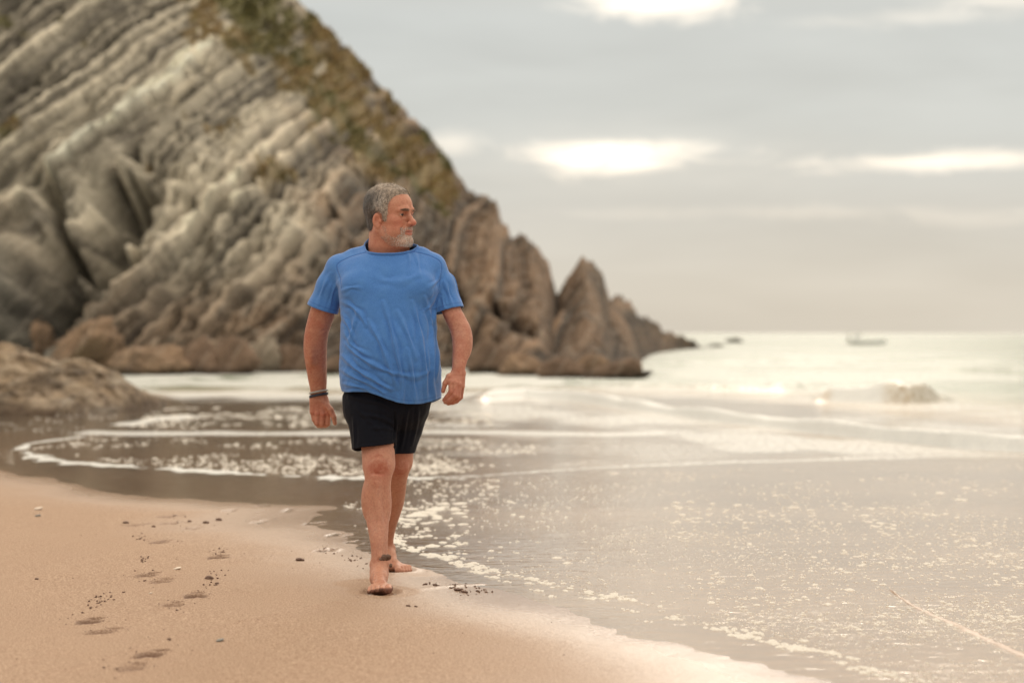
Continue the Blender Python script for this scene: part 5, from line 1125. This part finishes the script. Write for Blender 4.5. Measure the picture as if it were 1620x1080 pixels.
_mc = {}
def simple_mat(name, c, rough, metal=0):
    if name in _mc: return _mc[name]
    m, nt, b = newmat(name); b.inputs['Base Color'].default_value = tuple(c) + (1,); b.inputs['Roughness'].default_value = rough; b.inputs['Metallic'].default_value = metal
    t = NT(nt); n = t.noise(t.obj(), 60, 3); t.put(b.inputs['Base Color'], t.mix(.25, tuple(c), t.mix(n, tuple(x * .6 for x in c), tuple(min(1, x * 1.3) for x in c))))
    _mc[name] = m; return m
def skin_material():
    m, nt, b = newmat('skin'); t = NT(nt); o = t.obj(); c = t.attr('col', 'Color')
    n = t.noise(o, 120, 4, .6); c = t.mix(t.math('MULTIPLY', t.step(n, .42, .68), .34), c, (.30, .085, .05))
    n2 = t.noise(o, 45, 3, .6); c = t.mix(t.math('MULTIPLY', t.step(n2, .46, .72), .30), c, (.60, .33, .22))
    t.put(b.inputs['Base Color'], c); b.inputs['Subsurface Weight'].default_value = .07; b.inputs['Subsurface Radius'].default_value = (.8, .3, .15); b.inputs['Subsurface Scale'].default_value = .012
    t.put(b.inputs['Roughness'], t.mixf(n, .46, .66)); b.inputs['Specular IOR Level'].default_value = .45
    h = t.math('ADD', t.math('MULTIPLY', t.noise(o, 350, 3, .6), .5), t.noise(o, 90, 3, .6)); t.l(t.bump(h, .35, .0015), b.inputs['Normal']); return m
def hair_material():
    if 'hair' in _mc: return _mc['hair']
    m, nt, b = newmat('hair'); t = NT(nt); c = t.attr('col', 'Color'); n = t.noise(t.scalev(t.obj(), (300, 300, 90)), 1, 2)
    t.put(b.inputs['Base Color'], t.mix(t.step(n, .35, .65), t.mix(.45, c, (.04, .035, .03)), c)); b.inputs['Roughness'].default_value = .5
    t.l(t.bump(n, .6, .002), b.inputs['Normal']); _mc['hair'] = m; return m
def shirt_material():
    if 'shirt' in _mc: return _mc['shirt']
    m, nt, b = newmat('blue_jersey'); t = NT(nt); o = t.obj()
    n = t.noise(t.scalev(o, (260, 260, 700)), 1, 3, .7); n2 = t.noise(o, 22, 3)
    c = t.mix(t.step(n, .30, .70), (.038, .150, .450), (.080, .235, .600)); c = t.mix(t.math('MULTIPLY', t.step(n2, .4, .75), .25), c, (.10, .27, .60))
    c = t.mix(t.math('MULTIPLY', t.attr('seam'), .55), c, (.018, .070, .28))
    t.put(b.inputs['Base Color'], c); b.inputs['Roughness'].default_value = .78; b.inputs['Sheen Weight'].default_value = .25; b.inputs['Sheen Roughness'].default_value = .5; b.inputs['Specular IOR Level'].default_value = .3
    h = t.math('ADD', t.noise(t.scalev(o, (500, 500, 900)), 1, 2, .7), t.noise(o, 55, 3)); t.l(t.bump(h, .35, .002), b.inputs['Normal']); _mc['shirt'] = m; return m
def shorts_material():
    m, nt, b = newmat('navy_cotton'); t = NT(nt); o = t.obj(); n = t.noise(t.scalev(o, (300, 300, 500)), 1, 3, .7)
    c = t.mix(n, (.0035, .0045, .008), (.009, .011, .020)); c = t.mix(t.math('MULTIPLY', t.attr('seam'), .6), c, (.004, .005, .008)); t.put(b.inputs['Base Color'], c)
    b.inputs['Roughness'].default_value = .85; b.inputs['Sheen Weight'].default_value = .03; b.inputs['Specular IOR Level'].default_value = .14
    t.l(t.bump(t.math('ADD', n, t.noise(o, 40, 3)), .4, .002), b.inputs['Normal']); return m
build_sand(); build_sea(); build_cliff(); build_rocks(); build_boat(); build_flecks(); build_clods(); build_man()
